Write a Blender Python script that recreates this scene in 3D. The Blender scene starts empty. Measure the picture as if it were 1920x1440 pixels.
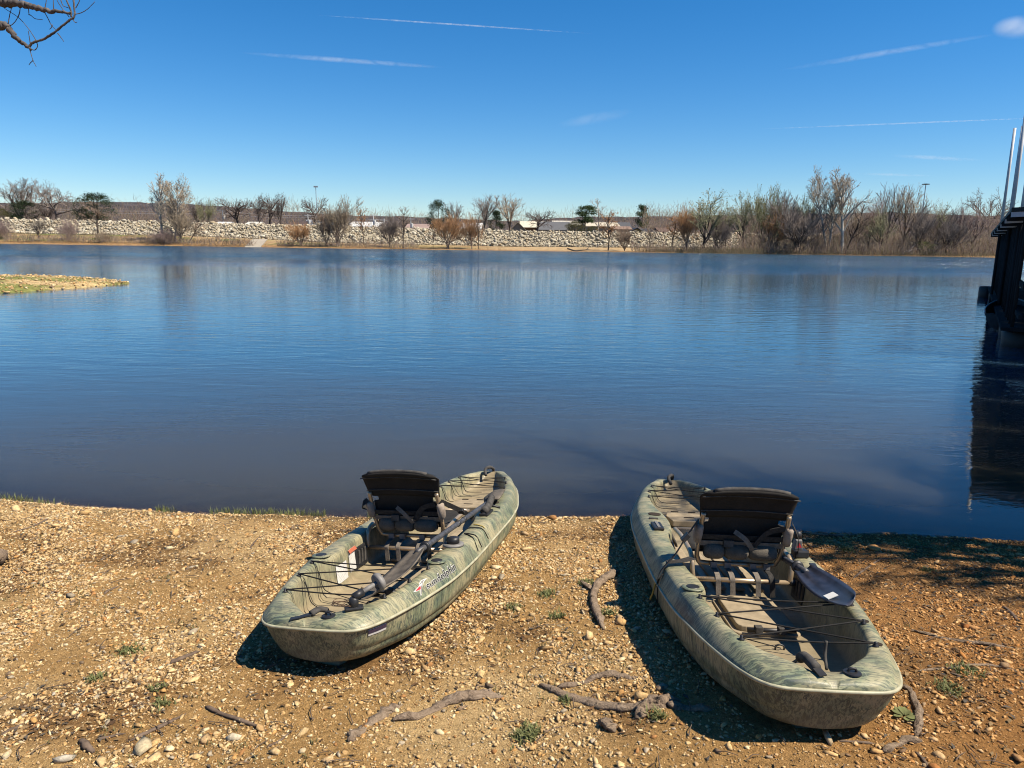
import bpy, math, random
import numpy as np
from mathutils import Vector, Matrix
SC = bpy.context.scene
COL = SC.collection
R = math.radians

# ------------------------------------------------------------------ camera
CAM_H = 2.107
PITCH, ROLL, FPX = R(11.3), R(0.8), 1371.0
_rt0 = np.array([1., 0, 0]); _up0 = np.array([0, math.sin(PITCH), math.cos(PITCH)])
FW = np.array([0, math.cos(PITCH), -math.sin(PITCH)])
RT = _rt0 * math.cos(ROLL) + _up0 * math.sin(ROLL)
UP = _up0 * math.cos(ROLL) - _rt0 * math.sin(ROLL)
cam_data = bpy.data.cameras.new('camera')
cam = bpy.data.objects.new('camera', cam_data); COL.objects.link(cam)
cam_data.sensor_width = 36.0
cam_data.lens = FPX / 1920 * 36.0
cam_data.clip_start = 0.05; cam_data.clip_end = 30000
M = Matrix.Identity(4)
for i in range(3):
    M[i][0] = RT[i]; M[i][1] = UP[i]; M[i][2] = -FW[i]
M[0][3], M[1][3], M[2][3] = 0, 0, CAM_H
cam.matrix_world = M
SC.camera = cam

# ------------------------------------------------------------------ sky and sun
SUN_AZ, SUN_EL = R(106), R(55)          # azimuth from +Y towards +X
world = bpy.data.worlds.new('World'); SC.world = world; world.use_nodes = True
wn = world.node_tree; wn.nodes.clear()
sky = wn.nodes.new('ShaderNodeTexSky'); sky.sky_type = 'NISHITA'; sky.sun_disc = False
sky.sun_elevation = SUN_EL; sky.sun_rotation = SUN_AZ
sky.air_density = 1.0; sky.dust_density = 0.0; sky.ozone_density = 8.0; sky.altitude = 200
hs = wn.nodes.new('ShaderNodeHueSaturation'); hs.inputs['Saturation'].default_value = 1.26
bg = wn.nodes.new('ShaderNodeBackground'); bg.inputs['Strength'].default_value = 0.066
wo = wn.nodes.new('ShaderNodeOutputWorld')
wn.links.new(sky.outputs[0], hs.inputs['Color']); wn.links.new(hs.outputs[0], bg.inputs[0]); wn.links.new(bg.outputs[0], wo.inputs[0])
sun_data = bpy.data.lights.new('sun', 'SUN'); sun_data.energy = 5.0; sun_data.angle = R(0.53); sun_data.color = (1.0, 0.90, 0.74)
sun = bpy.data.objects.new('sun', sun_data); COL.objects.link(sun)
SUN_DIR = Vector((math.sin(SUN_AZ) * math.cos(SUN_EL), math.cos(SUN_AZ) * math.cos(SUN_EL), math.sin(SUN_EL)))
sun.rotation_euler = SUN_DIR.to_track_quat('Z', 'Y').to_euler()
sun.location = (30, -5, 40)
SC.view_settings.view_transform = 'Standard'; SC.view_settings.look = 'None'
SC.view_settings.exposure = 1.0; SC.view_settings.gamma = 1.0; SC.view_settings.use_curve_mapping = False
SC.render.engine = 'CYCLES'
SC.cycles.max_bounces = 7; SC.cycles.diffuse_bounces = 3; SC.cycles.glossy_bounces = 4; SC.cycles.transparent_max_bounces = 8
SC.cycles.volume_bounces = 3
SC.cycles.filter_width = 1.05
SC.cycles.use_denoising = True
try: SC.cycles.denoiser = 'OPENIMAGEDENOISE'
except Exception: pass

# ------------------------------------------------------------------ helpers
def rayd(px, py):
    return FW + (px - 960) / FPX * RT - (py - 720) / FPX * UP
def at_y(px, py, Y):
    """point of the place that a line of sight meets at depth Y"""
    d = rayd(px, py); t = Y / d[1]
    return np.array([d[0] * t, Y, CAM_H + d[2] * t])
def at_z(px, py, z):
    d = rayd(px, py); t = (z - CAM_H) / d[2]
    return np.array([d[0] * t, d[1] * t, z])

def tag(o, label=None, cat=None, group=None, kind=None):
    if label: o['label'] = label
    if cat: o['category'] = cat
    if group: o['group'] = group
    if kind: o['kind'] = kind
    return o
def empty(name, loc=(0, 0, 0), label=None, cat=None, group=None):
    o = bpy.data.objects.new(name, None); COL.objects.link(o); o.location = loc
    o.empty_display_size = 0.1
    return tag(o, label, cat, group)
def link(name, mesh, parent=None):
    o = bpy.data.objects.new(name, mesh); COL.objects.link(o)
    if parent is not None: o.parent = parent
    return o
def mesh_np(name, V, F, mat=None, smooth=False, col=None, attrs=None):
    """V (n,3); F (m,k) array or list of index lists"""
    me = bpy.data.meshes.new(name)
    V = np.asarray(V, np.float32)
    if isinstance(F, np.ndarray):
        m, k = F.shape
        me.vertices.add(len(V)); me.vertices.foreach_set('co', V.ravel())
        me.loops.add(m * k); me.loops.foreach_set('vertex_index', F.astype(np.int32).ravel())
        me.polygons.add(m)
        me.polygons.foreach_set('loop_start', np.arange(0, m * k, k, dtype=np.int32))
        me.update(calc_edges=True)
    else:
        me.from_pydata(V.tolist(), [], [list(map(int, f)) for f in F])
    if col is not None:
        ca = me.color_attributes.new('Col', 'FLOAT_COLOR', 'POINT')
        c = np.ones((len(V), 4), np.float32); c[:, :3] = col
        ca.data.foreach_set('color', c.ravel())
    for an, av in (attrs or {}).items():
        a = me.attributes.new(an, 'FLOAT', 'POINT'); a.data.foreach_set('value', np.asarray(av, np.float32))
    if mat is not None: me.materials.append(mat)
    if smooth: me.polygons.foreach_set('use_smooth', np.ones(len(me.polygons), bool))
    me.update()
    return me

class MB:
    """collects shapes for ONE mesh"""
    def __init__(s): s.v = []; s.f = []; s.n = 0
    def add(s, V, F):
        V = np.asarray(V, float).reshape(-1, 3)
        s.v.append(V); s.f += [[int(i) + s.n for i in f] for f in F]; s.n += len(V); return s
    def box(s, c, size, rot=None, taper=1.0):
        hx, hy, hz = np.array(size) / 2
        P = np.array([[-hx, -hy, -hz], [hx, -hy, -hz], [hx, hy, -hz], [-hx, hy, -hz],
                      [-hx * taper, -hy * taper, hz], [hx * taper, -hy * taper, hz], [hx * taper, hy * taper, hz], [-hx * taper, hy * taper, hz]])
        if rot is not None: P = P @ np.asarray(rot).T
        return s.add(P + np.asarray(c), [(3, 2, 1, 0), (4, 5, 6, 7), (0, 1, 5, 4), (1, 2, 6, 5), (2, 3, 7, 6), (3, 0, 4, 7)])
    def tube(s, pts, r, n=8, caps=True, flat=None):
        """tube along pts; r number or list; flat=(a,b) makes an elliptic section with b along the local up"""
        pts = np.asarray(pts, float); m = len(pts)
        rr = np.full(m, r) if np.isscalar(r) else np.asarray(r, float)
        T = np.gradient(pts, axis=0); T /= np.linalg.norm(T, axis=1)[:, None] + 1e-12
        up = np.array([0, 0, 1.]) if abs(T[0][2]) < .9 else np.array([1., 0, 0])
        a = np.cross(T[0], up); a /= np.linalg.norm(a)
        V = []
        for i in range(m):
            a = a - T[i] * (a @ T[i]); a /= np.linalg.norm(a) + 1e-12
            b = np.cross(T[i], a)
            for k in range(n):
                th = 2 * math.pi * k / n
                ca, cb = (flat if flat else (1, 1))
                V.append(pts[i] + rr[i] * (ca * math.cos(th) * a + cb * math.sin(th) * b))
        F = [(i * n + k, i * n + (k + 1) % n, (i + 1) * n + (k + 1) % n, (i + 1) * n + k) for i in range(m - 1) for k in range(n)]
        if caps: F += [tuple(range(n))[::-1], tuple((m - 1) * n + k for k in range(n))]
        return s.add(V, F)
    def strip(s, pts, width, nrm, th=0.003):
        """flat webbing: a thin box section swept along pts; nrm = direction across the width"""
        pts = np.asarray(pts, float); w = np.asarray(nrm, float)
        w = np.tile(w, (len(pts), 1)) if w.ndim == 1 else w
        T = np.gradient(pts, axis=0); V = []
        for i, p in enumerate(pts):
            t = T[i] / (np.linalg.norm(T[i]) + 1e-9); ww = w[i] - t * (w[i] @ t); ww /= np.linalg.norm(ww) + 1e-9
            nn = np.cross(t, ww)
            for a, b in ((-1, -1), (1, -1), (1, 1), (-1, 1)): V.append(p + a * ww * width / 2 + b * nn * th / 2)
        m = len(pts)
        F = [(i * 4 + k, i * 4 + (k + 1) % 4, (i + 1) * 4 + (k + 1) % 4, (i + 1) * 4 + k) for i in range(m - 1) for k in range(4)]
        F += [(3, 2, 1, 0), tuple((m - 1) * 4 + k for k in range(4))]
        return s.add(V, F)
    def lathe(s, prof, c=(0, 0, 0), n=20, rot=None):
        V = []
        for r_, z in prof:
            for k in range(n):
                th = 2 * math.pi * k / n; V.append((r_ * math.cos(th), r_ * math.sin(th), z))
        V = np.array(V)
        if rot is not None: V = V @ np.asarray(rot).T
        m = len(prof)
        F = [(i * n + k, i * n + (k + 1) % n, (i + 1) * n + (k + 1) % n, (i + 1) * n + k) for i in range(m - 1) for k in range(n)]
        F += [tuple(range(n))[::-1], tuple((m - 1) * n + k for k in range(n))]
        return s.add(V + np.asarray(c), F)
    def prism(s, poly, z0, z1, rot=None, c=(0, 0, 0)):
        n = len(poly); V = np.array([(x, y, z0) for x, y in poly] + [(x, y, z1) for x, y in poly], float)
        if rot is not None: V = V @ np.asarray(rot).T
        return s.add(V + np.asarray(c), [tuple(range(n))[::-1], tuple(range(n, 2 * n))] + [(i, (i + 1) % n, n + (i + 1) % n, n + i) for i in range(n)])
    def mesh(s, name, mat=None, smooth=False):
        return mesh_np(name, np.concatenate(s.v), s.f, mat, smooth)
    def build(s, name, mat, parent=None, smooth=False, bevel=0, sub=0):
        o = link(name, s.mesh(name, mat, smooth), parent)
        if bevel:
            b = o.modifiers.new('bevel', 'BEVEL'); b.width = bevel; b.segments = 2; b.limit_method = 'ANGLE'; b.angle_limit = R(40)
        if sub:
            b = o.modifiers.new('sub', 'SUBSURF'); b.levels = sub; b.render_levels = sub
        return o

def smooth_path(pts, n=6):
    """Catmull-Rom through pts"""
    P = np.asarray(pts, float); A = np.vstack([2 * P[0] - P[1], P, 2 * P[-1] - P[-2]]); out = []
    for i in range(1, len(A) - 2):
        for t in np.linspace(0, 1, n, endpoint=False):
            p0, p1, p2, p3 = A[i - 1], A[i], A[i + 1], A[i + 2]
            out.append(.5 * (2 * p1 + (p2 - p0) * t + (2 * p0 - 5 * p1 + 4 * p2 - p3) * t * t + (3 * p1 - p0 - 3 * p2 + p3) * t ** 3))
    out.append(P[-1]); return np.array(out)
def pchip(x, y, xi):
    x = np.asarray(x, float); y = np.asarray(y, float); xi = np.asarray(xi, float)
    h = np.diff(x); d = np.diff(y) / h; m = np.zeros(len(x))
    for i in range(1, len(x) - 1):
        if d[i - 1] * d[i] > 0:
            w1 = 2 * h[i] + h[i - 1]; w2 = h[i] + 2 * h[i - 1]; m[i] = (w1 + w2) / (w1 / d[i - 1] + w2 / d[i])
    m[0] = d[0]; m[-1] = d[-1]
    i = np.clip(np.searchsorted(x, xi) - 1, 0, len(x) - 2); t = (xi - x[i]) / h[i]
    return (2 * t ** 3 - 3 * t * t + 1) * y[i] + (t ** 3 - 2 * t * t + t) * h[i] * m[i] + (3 * t * t - 2 * t ** 3) * y[i + 1] + (t ** 3 - t * t) * h[i] * m[i + 1]
def sstep(a, b, x):
    t = np.clip((np.asarray(x, float) - a) / (b - a), 0, 1); return t * t * (3 - 2 * t)

# value noise, vectorised
_prng = np.random.RandomState(7); _perm = _prng.rand(256, 256)
def vnoise(x, y):
    x = np.asarray(x, float); y = np.asarray(y, float)
    xi = np.floor(x).astype(int); yi = np.floor(y).astype(int); fx = x - xi; fy = y - yi
    fx = fx * fx * (3 - 2 * fx); fy = fy * fy * (3 - 2 * fy)
    g = lambda a, b: _perm[a & 255, b & 255]
    return (g(xi, yi) * (1 - fx) + g(xi + 1, yi) * fx) * (1 - fy) + (g(xi, yi + 1) * (1 - fx) + g(xi + 1, yi + 1) * fx) * fy
def fbm(x, y, o=4):
    s = 0; a = .5; f = 1.
    for k in range(o): s = s + a * (vnoise(x * f + 17.3 * k, y * f + 5.1 * k) - .5); a *= .5; f *= 2.03
    return s

# ------------------------------------------------------------------ material helpers
class NT:
    def __init__(s, name):
        s.m = bpy.data.materials.new(name); s.m.use_nodes = True; s.t = s.m.node_tree; s.t.nodes.clear()
        s.out = s.n('ShaderNodeOutputMaterial')
    def n(s, typ, **kw):
        nd = s.t.nodes.new(typ)
        for k, v in kw.items(): setattr(nd, k, v)
        return nd
    def l(s, a, b): s.t.links.new(a, b)
    def set(s, nd, **kw):
        for k, v in kw.items(): nd.inputs[k.replace('_', ' ')].default_value = v
        return nd
    def bsdf(s, col=(.5, .5, .5), rough=.6, spec=.5, metal=0.):
        b = s.n('ShaderNodeBsdfPrincipled'); b.inputs['Base Color'].default_value = (*col, 1); b.inputs['Roughness'].default_value = rough
        b.inputs['Specular IOR Level'].default_value = spec; b.inputs['Metallic'].default_value = metal
        s.l(b.outputs[0], s.out.inputs['Surface']); return b
    def coord(s, scale=(1, 1, 1), kind='Object', rot=(0, 0, 0)):
        t = s.n('ShaderNodeTexCoord'); m = s.n('ShaderNodeMapping'); m.inputs['Scale'].default_value = scale; m.inputs['Rotation'].default_value = rot
        s.l(t.outputs[kind], m.inputs[0]); return m.outputs[0]
    def noise(s, vec, scale=5, detail=4, rough=.55, dist=0.):
        n = s.n('ShaderNodeTexNoise'); n.inputs['Scale'].default_value = scale; n.inputs['Detail'].default_value = detail
        n.inputs['Roughness'].default_value = rough; n.inputs['Distortion'].default_value = dist
        if vec is not None: s.l(vec, n.inputs['Vector'])
        return n.outputs['Fac']
    def ramp(s, fac, stops):
        r = s.n('ShaderNodeValToRGB'); e = r.color_ramp.elements
        while len(e) < len(stops): e.new(.5)
        for el, (p, c) in zip(e, stops):
            el.position = p; el.color = (*c, 1) if len(c) == 3 else c
        s.l(fac, r.inputs[0]); return r.outputs[0]
    def mix(s, fac, a, b, mode='MIX'):
        m = s.n('ShaderNodeMix', data_type='RGBA', blend_type=mode)
        for sock, v in ((m.inputs[0], fac), (m.inputs[6], a), (m.inputs[7], b)):
            if hasattr(v, 'links'): s.l(v, sock)
            elif isinstance(v, (int, float)): sock.default_value = v
            else: sock.default_value = (*v, 1)
        return m.outputs[2]
    def math(s, op, a, b=0.):
        m = s.n('ShaderNodeMath', operation=op)
        for sock, v in ((m.inputs[0], a), (m.inputs[1], b)):
            if hasattr(v, 'links'): s.l(v, sock)
            else: sock.default_value = v
        return m.outputs[0]
    def bump(s, h, strength=.3, dist=.01, b=None):
        n = s.n('ShaderNodeBump'); n.inputs['Strength'].default_value = strength; n.inputs['Distance'].default_value = dist
        s.l(h, n.inputs['Height'])
        if b is not None: s.l(n.outputs[0], b.inputs['Normal'])
        return n.outputs[0]
    def attr(s, name, out='Fac'):
        a = s.n('ShaderNodeAttribute'); a.attribute_name = name; return a.outputs[out]

ALB = .66
def simple(name, col, rough=.6, spec=.4, metal=0., var=.25, scale=8., bump=0., bscale=60.):
    col = tuple(x * ALB for x in col)
    """plain material with a little procedural unevenness"""
    t = NT(name); b = t.bsdf(col, rough, spec, metal); c = t.coord()
    n = t.noise(c, scale, 5, .6)
    lo = tuple(max(0, x * (1 - var)) for x in col); hi = tuple(min(1, x * (1 + var)) for x in col)
    t.l(t.ramp(n, [(.3, lo), (.7, hi)]), b.inputs['Base Color'])
    if bump: t.bump(t.noise(c, bscale, 3), bump, .004, b)
    return t.m
def vcol_mat(name, rough=.9, scale=20., var=.3, spec=.25, bump=0., bs=30., bd=.01):
    """colour from the mesh's own colour attribute, broken up by noise"""
    t = NT(name); b = t.bsdf((.5, .5, .5), rough, spec); c = t.coord()
    n = t.ramp(t.noise(c, scale, 4, .6), [(.3, (1 - var,) * 3), (.7, (1 + var * .7,) * 3)])
    t.l(t.mix(1.0, t.mix(1.0, t.attr('Col', 'Color'), n, 'MULTIPLY'), (.62, .62, .62), 'MULTIPLY'), b.inputs['Base Color'])
    if bump: t.bump(t.noise(c, bs, 4), bump, bd, b)
    return t.m
# ================================================================== kayak poses (needed to bed the boats in the shore)
KL = 3.3
POSES = {'left': (-0.893, 2.954, 0.397, 0.2356, -0.125, 0.07), 'right': (1.155, 2.3206, 0.5524, 0.0313, -0.1324, -0.02)}
def pose_frame(pose):
    x, y, z, yaw, pit, rol = pose
    ca, sa = math.cos(yaw), math.sin(yaw)
    fw = np.array([sa * math.cos(pit), ca * math.cos(pit), math.sin(pit)]); rt = np.array([ca, -sa, 0.]); up = np.cross(rt, fw)
    rt, up = rt * math.cos(rol) + up * math.sin(rol), up * math.cos(rol) - rt * math.sin(rol)
    return np.array([x, y, z]), rt, fw, up
UK = [0, .003, .012, .035, .08, .15, .25, .37, .5, .6, .7, .8, .88, .94, .98, 1.0]
WK = [.10, .18, .235, .285, .335, .388, .435, .450, .446, .44, .415, .35, .275, .178, .092, .02]
def k_w(u): return pchip(UK, WK, u)
def k_zs(u): return pchip([0, .25, .5, .75, .9, 1], [0, -.005, .006, .015, .044, .062], u)
def k_depth(u): return pchip([0, .04, .2, .6, .85, .96, 1], [.178, .200, .205, .198, .168, .12, .095], u)
SHORE = np.array([(-400, 40), (-120, 14), (-40, 8.2), (-12, 6.4), (-6, 5.85), (-4.08, 5.54), (-3.3, 5.36), (-2.26, 5.27), (-1.28, 5.24), (0, 5.27), (.92, 5.33), (1.6, 5.22), (2.13, 5.08), (2.9, 5.05), (3.7, 4.97), (5, 4.85), (8, 4.6), (20, 4.0), (60, 2.), (400, -20)])
def shore_y(x):
    x = np.asarray(x, float)
    return np.interp(x, SHORE[:, 0], SHORE[:, 1]) + .05 * fbm(x * 2.2, x * 0 + 3.3, 3) * 2 * np.exp(-(x / 12) ** 2)
def ground_base(x, y):
    d = shore_y(x) - y
    up = .012 + .03 * sstep(0, .12, d) + .050 * np.maximum(d, 0) + .125 * sstep(-.3, 1.1, x) * sstep(.3, 2.5, d)
    up = up + (.05 * fbm(x * .9, y * .9, 3) + .018 * fbm(x * 5, y * 5, 3)) * sstep(.05, .6, d)
    dn = -.02 + np.maximum(d * .22, -1.6) + .02 * fbm(x * 3, y * 3, 3)
    return np.where(d > 0, up, dn)
def ground_z(x, y):
    z = ground_base(x, y)
    for nm, pose in POSES.items():               # each hull lies in a shallow bed of its own
        o, rt, fw, up = pose_frame(pose)
        dx, dy = np.asarray(x) - o[0], np.asarray(y) - o[1]
        s = (dx * fw[0] + dy * fw[1]); lat = dx * rt[0] + dy * rt[1]; u = np.clip(s / KL, 0, 1)
        bottom = o[2] + s * fw[2] + lat * rt[2] + k_zs(u) - k_depth(u) - .012
        w = k_w(u)
        m = (1 - sstep(.62, 1.02, np.abs(lat) / w)) * sstep(-.02, .05, s) * (1 - sstep(KL - .1, KL, s))
        z = z * (1 - m) + np.minimum(z, bottom) * m
    return z

# ------------------------------------------------------------------ shore ground
def axis(parts):
    return np.unique(np.concatenate([np.arange(a, b, st) for a, b, st in parts]))
gx = axis([(-400, -60, 20), (-60, -12, 3), (-12, -5, .4), (-5, 5, .035), (5, 12, .4), (12, 60, 3), (60, 401, 20)])
gy = axis([(-60, -6, 6), (-6, 1, .5), (1., 6.3, .035), (6.3, 9, .3), (9, 60, 4)])
GX, GY = np.meshgrid(gx, gy); GZ = ground_z(GX, GY)
def grid_faces(ny, nx):
    i = np.arange(ny * nx).reshape(ny, nx)
    return np.stack([i[:-1, :-1], i[:-1, 1:], i[1:, 1:], i[1:, :-1]], -1).reshape(-1, 4)
def soil_colour(x, y):
    d = shore_y(x) - y
    n = fbm(x * 1.1 + 9, y * 1.1, 4) + .25 * (fbm(x * 6, y * 6, 3))
    a = np.array([.40, .245, .095]); b = np.array([.52, .36, .17]); c = np.array([.22, .12, .045])
    t = sstep(-.12, .2, n)[..., None]; col = a * (1 - t) + b * t
    # browner earth towards the trees on the right, darker where leaf mould has gathered
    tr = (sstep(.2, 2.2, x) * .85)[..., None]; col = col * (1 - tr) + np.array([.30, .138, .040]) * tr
    m = (sstep(-.02, .18, fbm(x * 1.7 + 40, y * 2.3 + 11, 4)) * .85)[..., None]; col = col * (1 - m) + c * m
    wet = (1 - sstep(.05, .30, d + .25 * fbm(x * 3, y * 3 + 20, 3)))[..., None]; col = col * (1 - .62 * wet)
    return col * .70
t = NT('shore_soil'); b = t.bsdf((.4, .25, .1), .95, .15); c = t.coord()
n1 = t.ramp(t.noise(c, 38, 6, .7), [(.28, (.5, .46, .42)), (.5, (1, 1, 1)), (.72, (1.35, 1.35, 1.38))])
n2 = t.ramp(t.noise(c, 170, 4, .7), [(.3, (.6, .56, .5)), (.62, (1.25, 1.25, 1.25))])
t.l(t.mix(1., t.mix(1., t.attr('Col', 'Color'), n1, 'MULTIPLY'), n2, 'MULTIPLY'), b.inputs['Base Color'])
t.bump(t.math('ADD', t.noise(c, 60, 6, .7), t.math('MULTIPLY', t.noise(c, 220, 3, .6), .5)), .9, .02, b)
M_SOIL = t.m
ground = link('shore_ground', mesh_np('shore_ground', np.stack([GX, GY, GZ], -1).reshape(-1, 3), grid_faces(len(gy), len(gx)), M_SOIL, True,
              soil_colour(GX, GY).reshape(-1, 3)))
tag(ground, 'stony tan shore sloping down to the lake', 'shore', kind='structure')

# ------------------------------------------------------------------ stones of the shore
def ico():
    p = (1 + 5 ** .5) / 2
    V = np.array([(-1, p, 0), (1, p, 0), (-1, -p, 0), (1, -p, 0), (0, -1, p), (0, 1, p), (0, -1, -p), (0, 1, -p), (p, 0, -1), (p, 0, 1), (-p, 0, -1), (-p, 0, 1)], float)
    F = np.array([(0, 11, 5), (0, 5, 1), (0, 1, 7), (0, 7, 10), (0, 10, 11), (1, 5, 9), (5, 11, 4), (11, 10, 2), (10, 7, 6), (7, 1, 8), (3, 9, 4), (3, 4, 2), (3, 2, 6), (3, 6, 8), (3, 8, 9), (4, 9, 5), (2, 4, 11), (6, 2, 10), (8, 6, 7), (9, 8, 1)])
    return V / np.linalg.norm(V[0]), F
ICO_V, ICO_F = ico()
def rot_z(a):
    c, s = np.cos(a), np.sin(a); z = np.zeros_like(a); o = np.ones_like(a)
    return np.stack([np.stack([c, -s, z], -1), np.stack([s, c, z], -1), np.stack([z, z, o], -1)], -2)
def rot_x(a):
    c, s = np.cos(a), np.sin(a); z = np.zeros_like(a); o = np.ones_like(a)
    return np.stack([np.stack([o, z, z], -1), np.stack([z, c, -s], -1), np.stack([z, s, c], -1)], -2)
def rocks(rng, P, size, squash=(.35, .7), jitter=.28, tilt=.35, sink=.25):
    """many angular stones at once: P (n,3) on the ground, size (n,) half length"""
    n = len(P)
    V = ICO_V[None] * (1 + rng.uniform(-jitter, jitter, (n, 12, 1))) + rng.uniform(-.12, .12, (n, 12, 3))
    # clip two random sides flat so that the stones look broken, not round
    for k in range(4):
        nn = rng.normal(size=(n, 1, 3)); nn /= np.linalg.norm(nn, axis=2, keepdims=True)
        dd = (V * nn).sum(2, keepdims=True); V = V - nn * np.maximum(dd - rng.uniform(.28, .72, (n, 1, 1)), 0)
    sq = rng.uniform(*squash, n)
    sc = np.stack([np.ones(n) * 1.15, rng.uniform(.45, .9, n), sq], -1)[:, None] * size[:, None, None]
    V = V * sc
    Rm = rot_z(rng.uniform(0, 6.283, n)) @ rot_x(rng.normal(0, tilt, n)) @ rot_z(rng.uniform(0, 6.283, n))
    V = np.einsum('nij,nkj->nki', Rm, V)
    V = V + (P + np.stack([np.zeros(n), np.zeros(n), size * sq * (1 - 2 * sink)], -1) * 1.0)[:, None]
    F = (ICO_F[None] + 12 * np.arange(n)[:, None, None]).reshape(-1, 3)
    return V, F
PAL = np.array([(.68, .53, .32), (.62, .46, .26), (.56, .39, .20), (.54, .33, .14), (.42, .23, .10), (.42, .38, .32), (.74, .64, .46), (.26, .20, .15), (.58, .44, .28), (.50, .35, .19)])
PALW = np.array([.24, .17, .11, .07, .04, .06, .16, .04, .09, .04])
def stone_cols(rng, n, x):
    i = rng.choice(len(PAL), n, p=PALW / PALW.sum()); c = PAL[i] * np.array([1.10, 1.0, .84]) * rng.uniform(.8, 1.15, (n, 1))
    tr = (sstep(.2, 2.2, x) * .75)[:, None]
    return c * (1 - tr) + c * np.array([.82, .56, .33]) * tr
M_STONE = vcol_mat('pebble_stone', .9, 90, .35, .2, .35, 160, .003)
rng = np.random.RandomState(3)
def in_view(x, y): return np.abs(x) < .78 * y + .35
def scatter(n, ymin, ymax, dens):
    out = []
    while sum(map(len, out)) < n:
        y = rng.uniform(ymin, ymax, 60000); x = rng.uniform(-4.9, 4.9, 60000)
        k = in_view(x, y) & (y < shore_y(x) + .22) & (rng.rand(60000) < dens(x, y))
        out.append(np.stack([x[k], y[k]], -1))
    return np.concatenate(out)[:n]
def dens(x, y):
    d = shore_y(x) - y
    bare = sstep(.02, .2, fbm(x * .8 + 3, y * .8 + 8, 3))
    clus = .35 + 1.3 * sstep(-.1, .2, fbm(x * 4, y * 4, 3))
    left = .65 + .35 * (1 - sstep(-1., 1.5, x))
    return np.clip((.42 + .65 * (1 - sstep(.6, 3.2, d))) * (1 - .55 * bare) * clus * left, 0.03, 1)
def hidden_by_boat(x, y):
    m = np.zeros(len(x), bool)
    for pose in POSES.values():
        o, rt, fw, up = pose_frame(pose); dx, dy = x - o[0], y - o[1]
        s = dx * fw[0] + dy * fw[1]; lat = dx * rt[0] + dy * rt[1]
        m |= (s > .12) & (s < KL) & (np.abs(lat) < .78 * k_w(np.clip(s / KL, 0, 1)))
    return m
def stones_at(xy, size, **kw):
    P = np.column_stack([xy, ground_z(xy[:, 0], xy[:, 1])]); return rocks(rng, P, size, **kw)
# fine gravel: far too many to count
xy = scatter(60000, 1.5, 5.7, dens); xy = xy[~hidden_by_boat(xy[:, 0], xy[:, 1])]
sz = np.clip(np.exp(rng.normal(math.log(.0078), .40, len(xy))), .004, .018)
V, F = stones_at(xy, sz, sink=.3, squash=(.28, .6))
grav = link('gravel', mesh_np('gravel', V.reshape(-1, 3), F, M_STONE, False, np.repeat(stone_cols(rng, len(xy), xy[:, 0]), 12, 0)), ground)
tag(grav, 'fine angular gravel strewn over the tan shore', kind='stuff')
# grit between the gravel
OCT_V = np.array([(1, 0, 0), (-1, 0, 0), (0, 1, 0), (0, -1, 0), (0, 0, 1), (0, 0, -1)], float); OCT_F = np.array([(0, 2, 4), (2, 1, 4), (1, 3, 4), (3, 0, 4), (2, 0, 5), (1, 2, 5), (3, 1, 5), (0, 3, 5)])
xy = scatter(85000, 1.5, 5.7, lambda x, y: dens(x, y) * .6 + .4); xy = xy[~hidden_by_boat(xy[:, 0], xy[:, 1])]; n = len(xy)
gs = np.clip(np.exp(rng.normal(math.log(.0042), .35, n)), .002, .009)
gv = (OCT_V[None] * rng.uniform(.6, 1.2, (n, 6, 1)) + rng.uniform(-.25, .25, (n, 6, 3))) * (gs[:, None] * np.stack([np.ones(n), rng.uniform(.6, 1, n), rng.uniform(.4, .75, n)], -1))[:, None]
gv = np.einsum('nij,nkj->nki', rot_z(rng.uniform(0, 6.283, n)), gv) + np.column_stack([xy, ground_z(xy[:, 0], xy[:, 1]) + gs * .25])[:, None]
grit = link('grit', mesh_np('grit', gv.reshape(-1, 3), (OCT_F[None] + 6 * np.arange(n)[:, None, None]).reshape(-1, 3), M_STONE, False, np.repeat(stone_cols(rng, n, xy[:, 0]) * .93, 6, 0)), ground)
tag(grit, kind='stuff')
# the larger stones: the 300 that show largest are parts of the shore, the rest one part
xy = scatter(2100, 1.5, 5.6, lambda x, y: dens(x, y) * .9 + .06); xy = xy[~hidden_by_boat(xy[:, 0], xy[:, 1])]
sz = np.clip(np.exp(rng.normal(math.log(.0165), .34, len(xy))), .011, .052)
# stones that stand out in the photograph (place, half length)
BIG = [(268, 1400, .055), (438, 1386, .034), (382, 1388, .028), (122, 1428, .036), (100, 1302, .022), (1555, 1388, .042), (985, 1003, .045), (1210, 1308, .04), (1096, 1145, .026), (1095, 1150, .022),
       (1640, 1030, .07), (620, 1428, .022), (40, 1160, .03), (265, 1150, .03), (160, 965, .05), (330, 1000, .05), (320, 1405, .03), (1085, 1165, .02), (1690, 1410, .022), (1560, 1415, .03), (925, 1085, .03),
       (190, 1430, .03), (980, 1165, .022), (865, 1330, .025), (1240, 1290, .03), (1165, 1300, .022), (1150, 975, .03), (1035, 972, .05), (700, 975, .04), (460, 960, .03), (270, 958, .028), (30, 955, .05)]
big = []
for px, py, s_ in BIG:
    p = at_z(px, py, .15)
    for _ in range(6): p = at_z(px, py, float(ground_z(np.array([p[0]]), np.array([p[1]]))[0]))
    big.append((p[0], p[1], s_))
big = np.array(big)
xy = np.vstack([big[:, :2], xy]); sz = np.concatenate([big[:, 2], sz])
V, F = stones_at(xy, sz, squash=(.28, .55), sink=.28, tilt=.25)
cols = stone_cols(rng, len(xy), xy[:, 0]); cols[:6] = [(.60, .49, .31), (.70, .60, .43), (.58, .38, .19), (.56, .50, .40), (.52, .46, .36), (.60, .46, .28)]
seen = sz / (.6 + xy[:, 1]); order = np.argsort(-seen)
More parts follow.
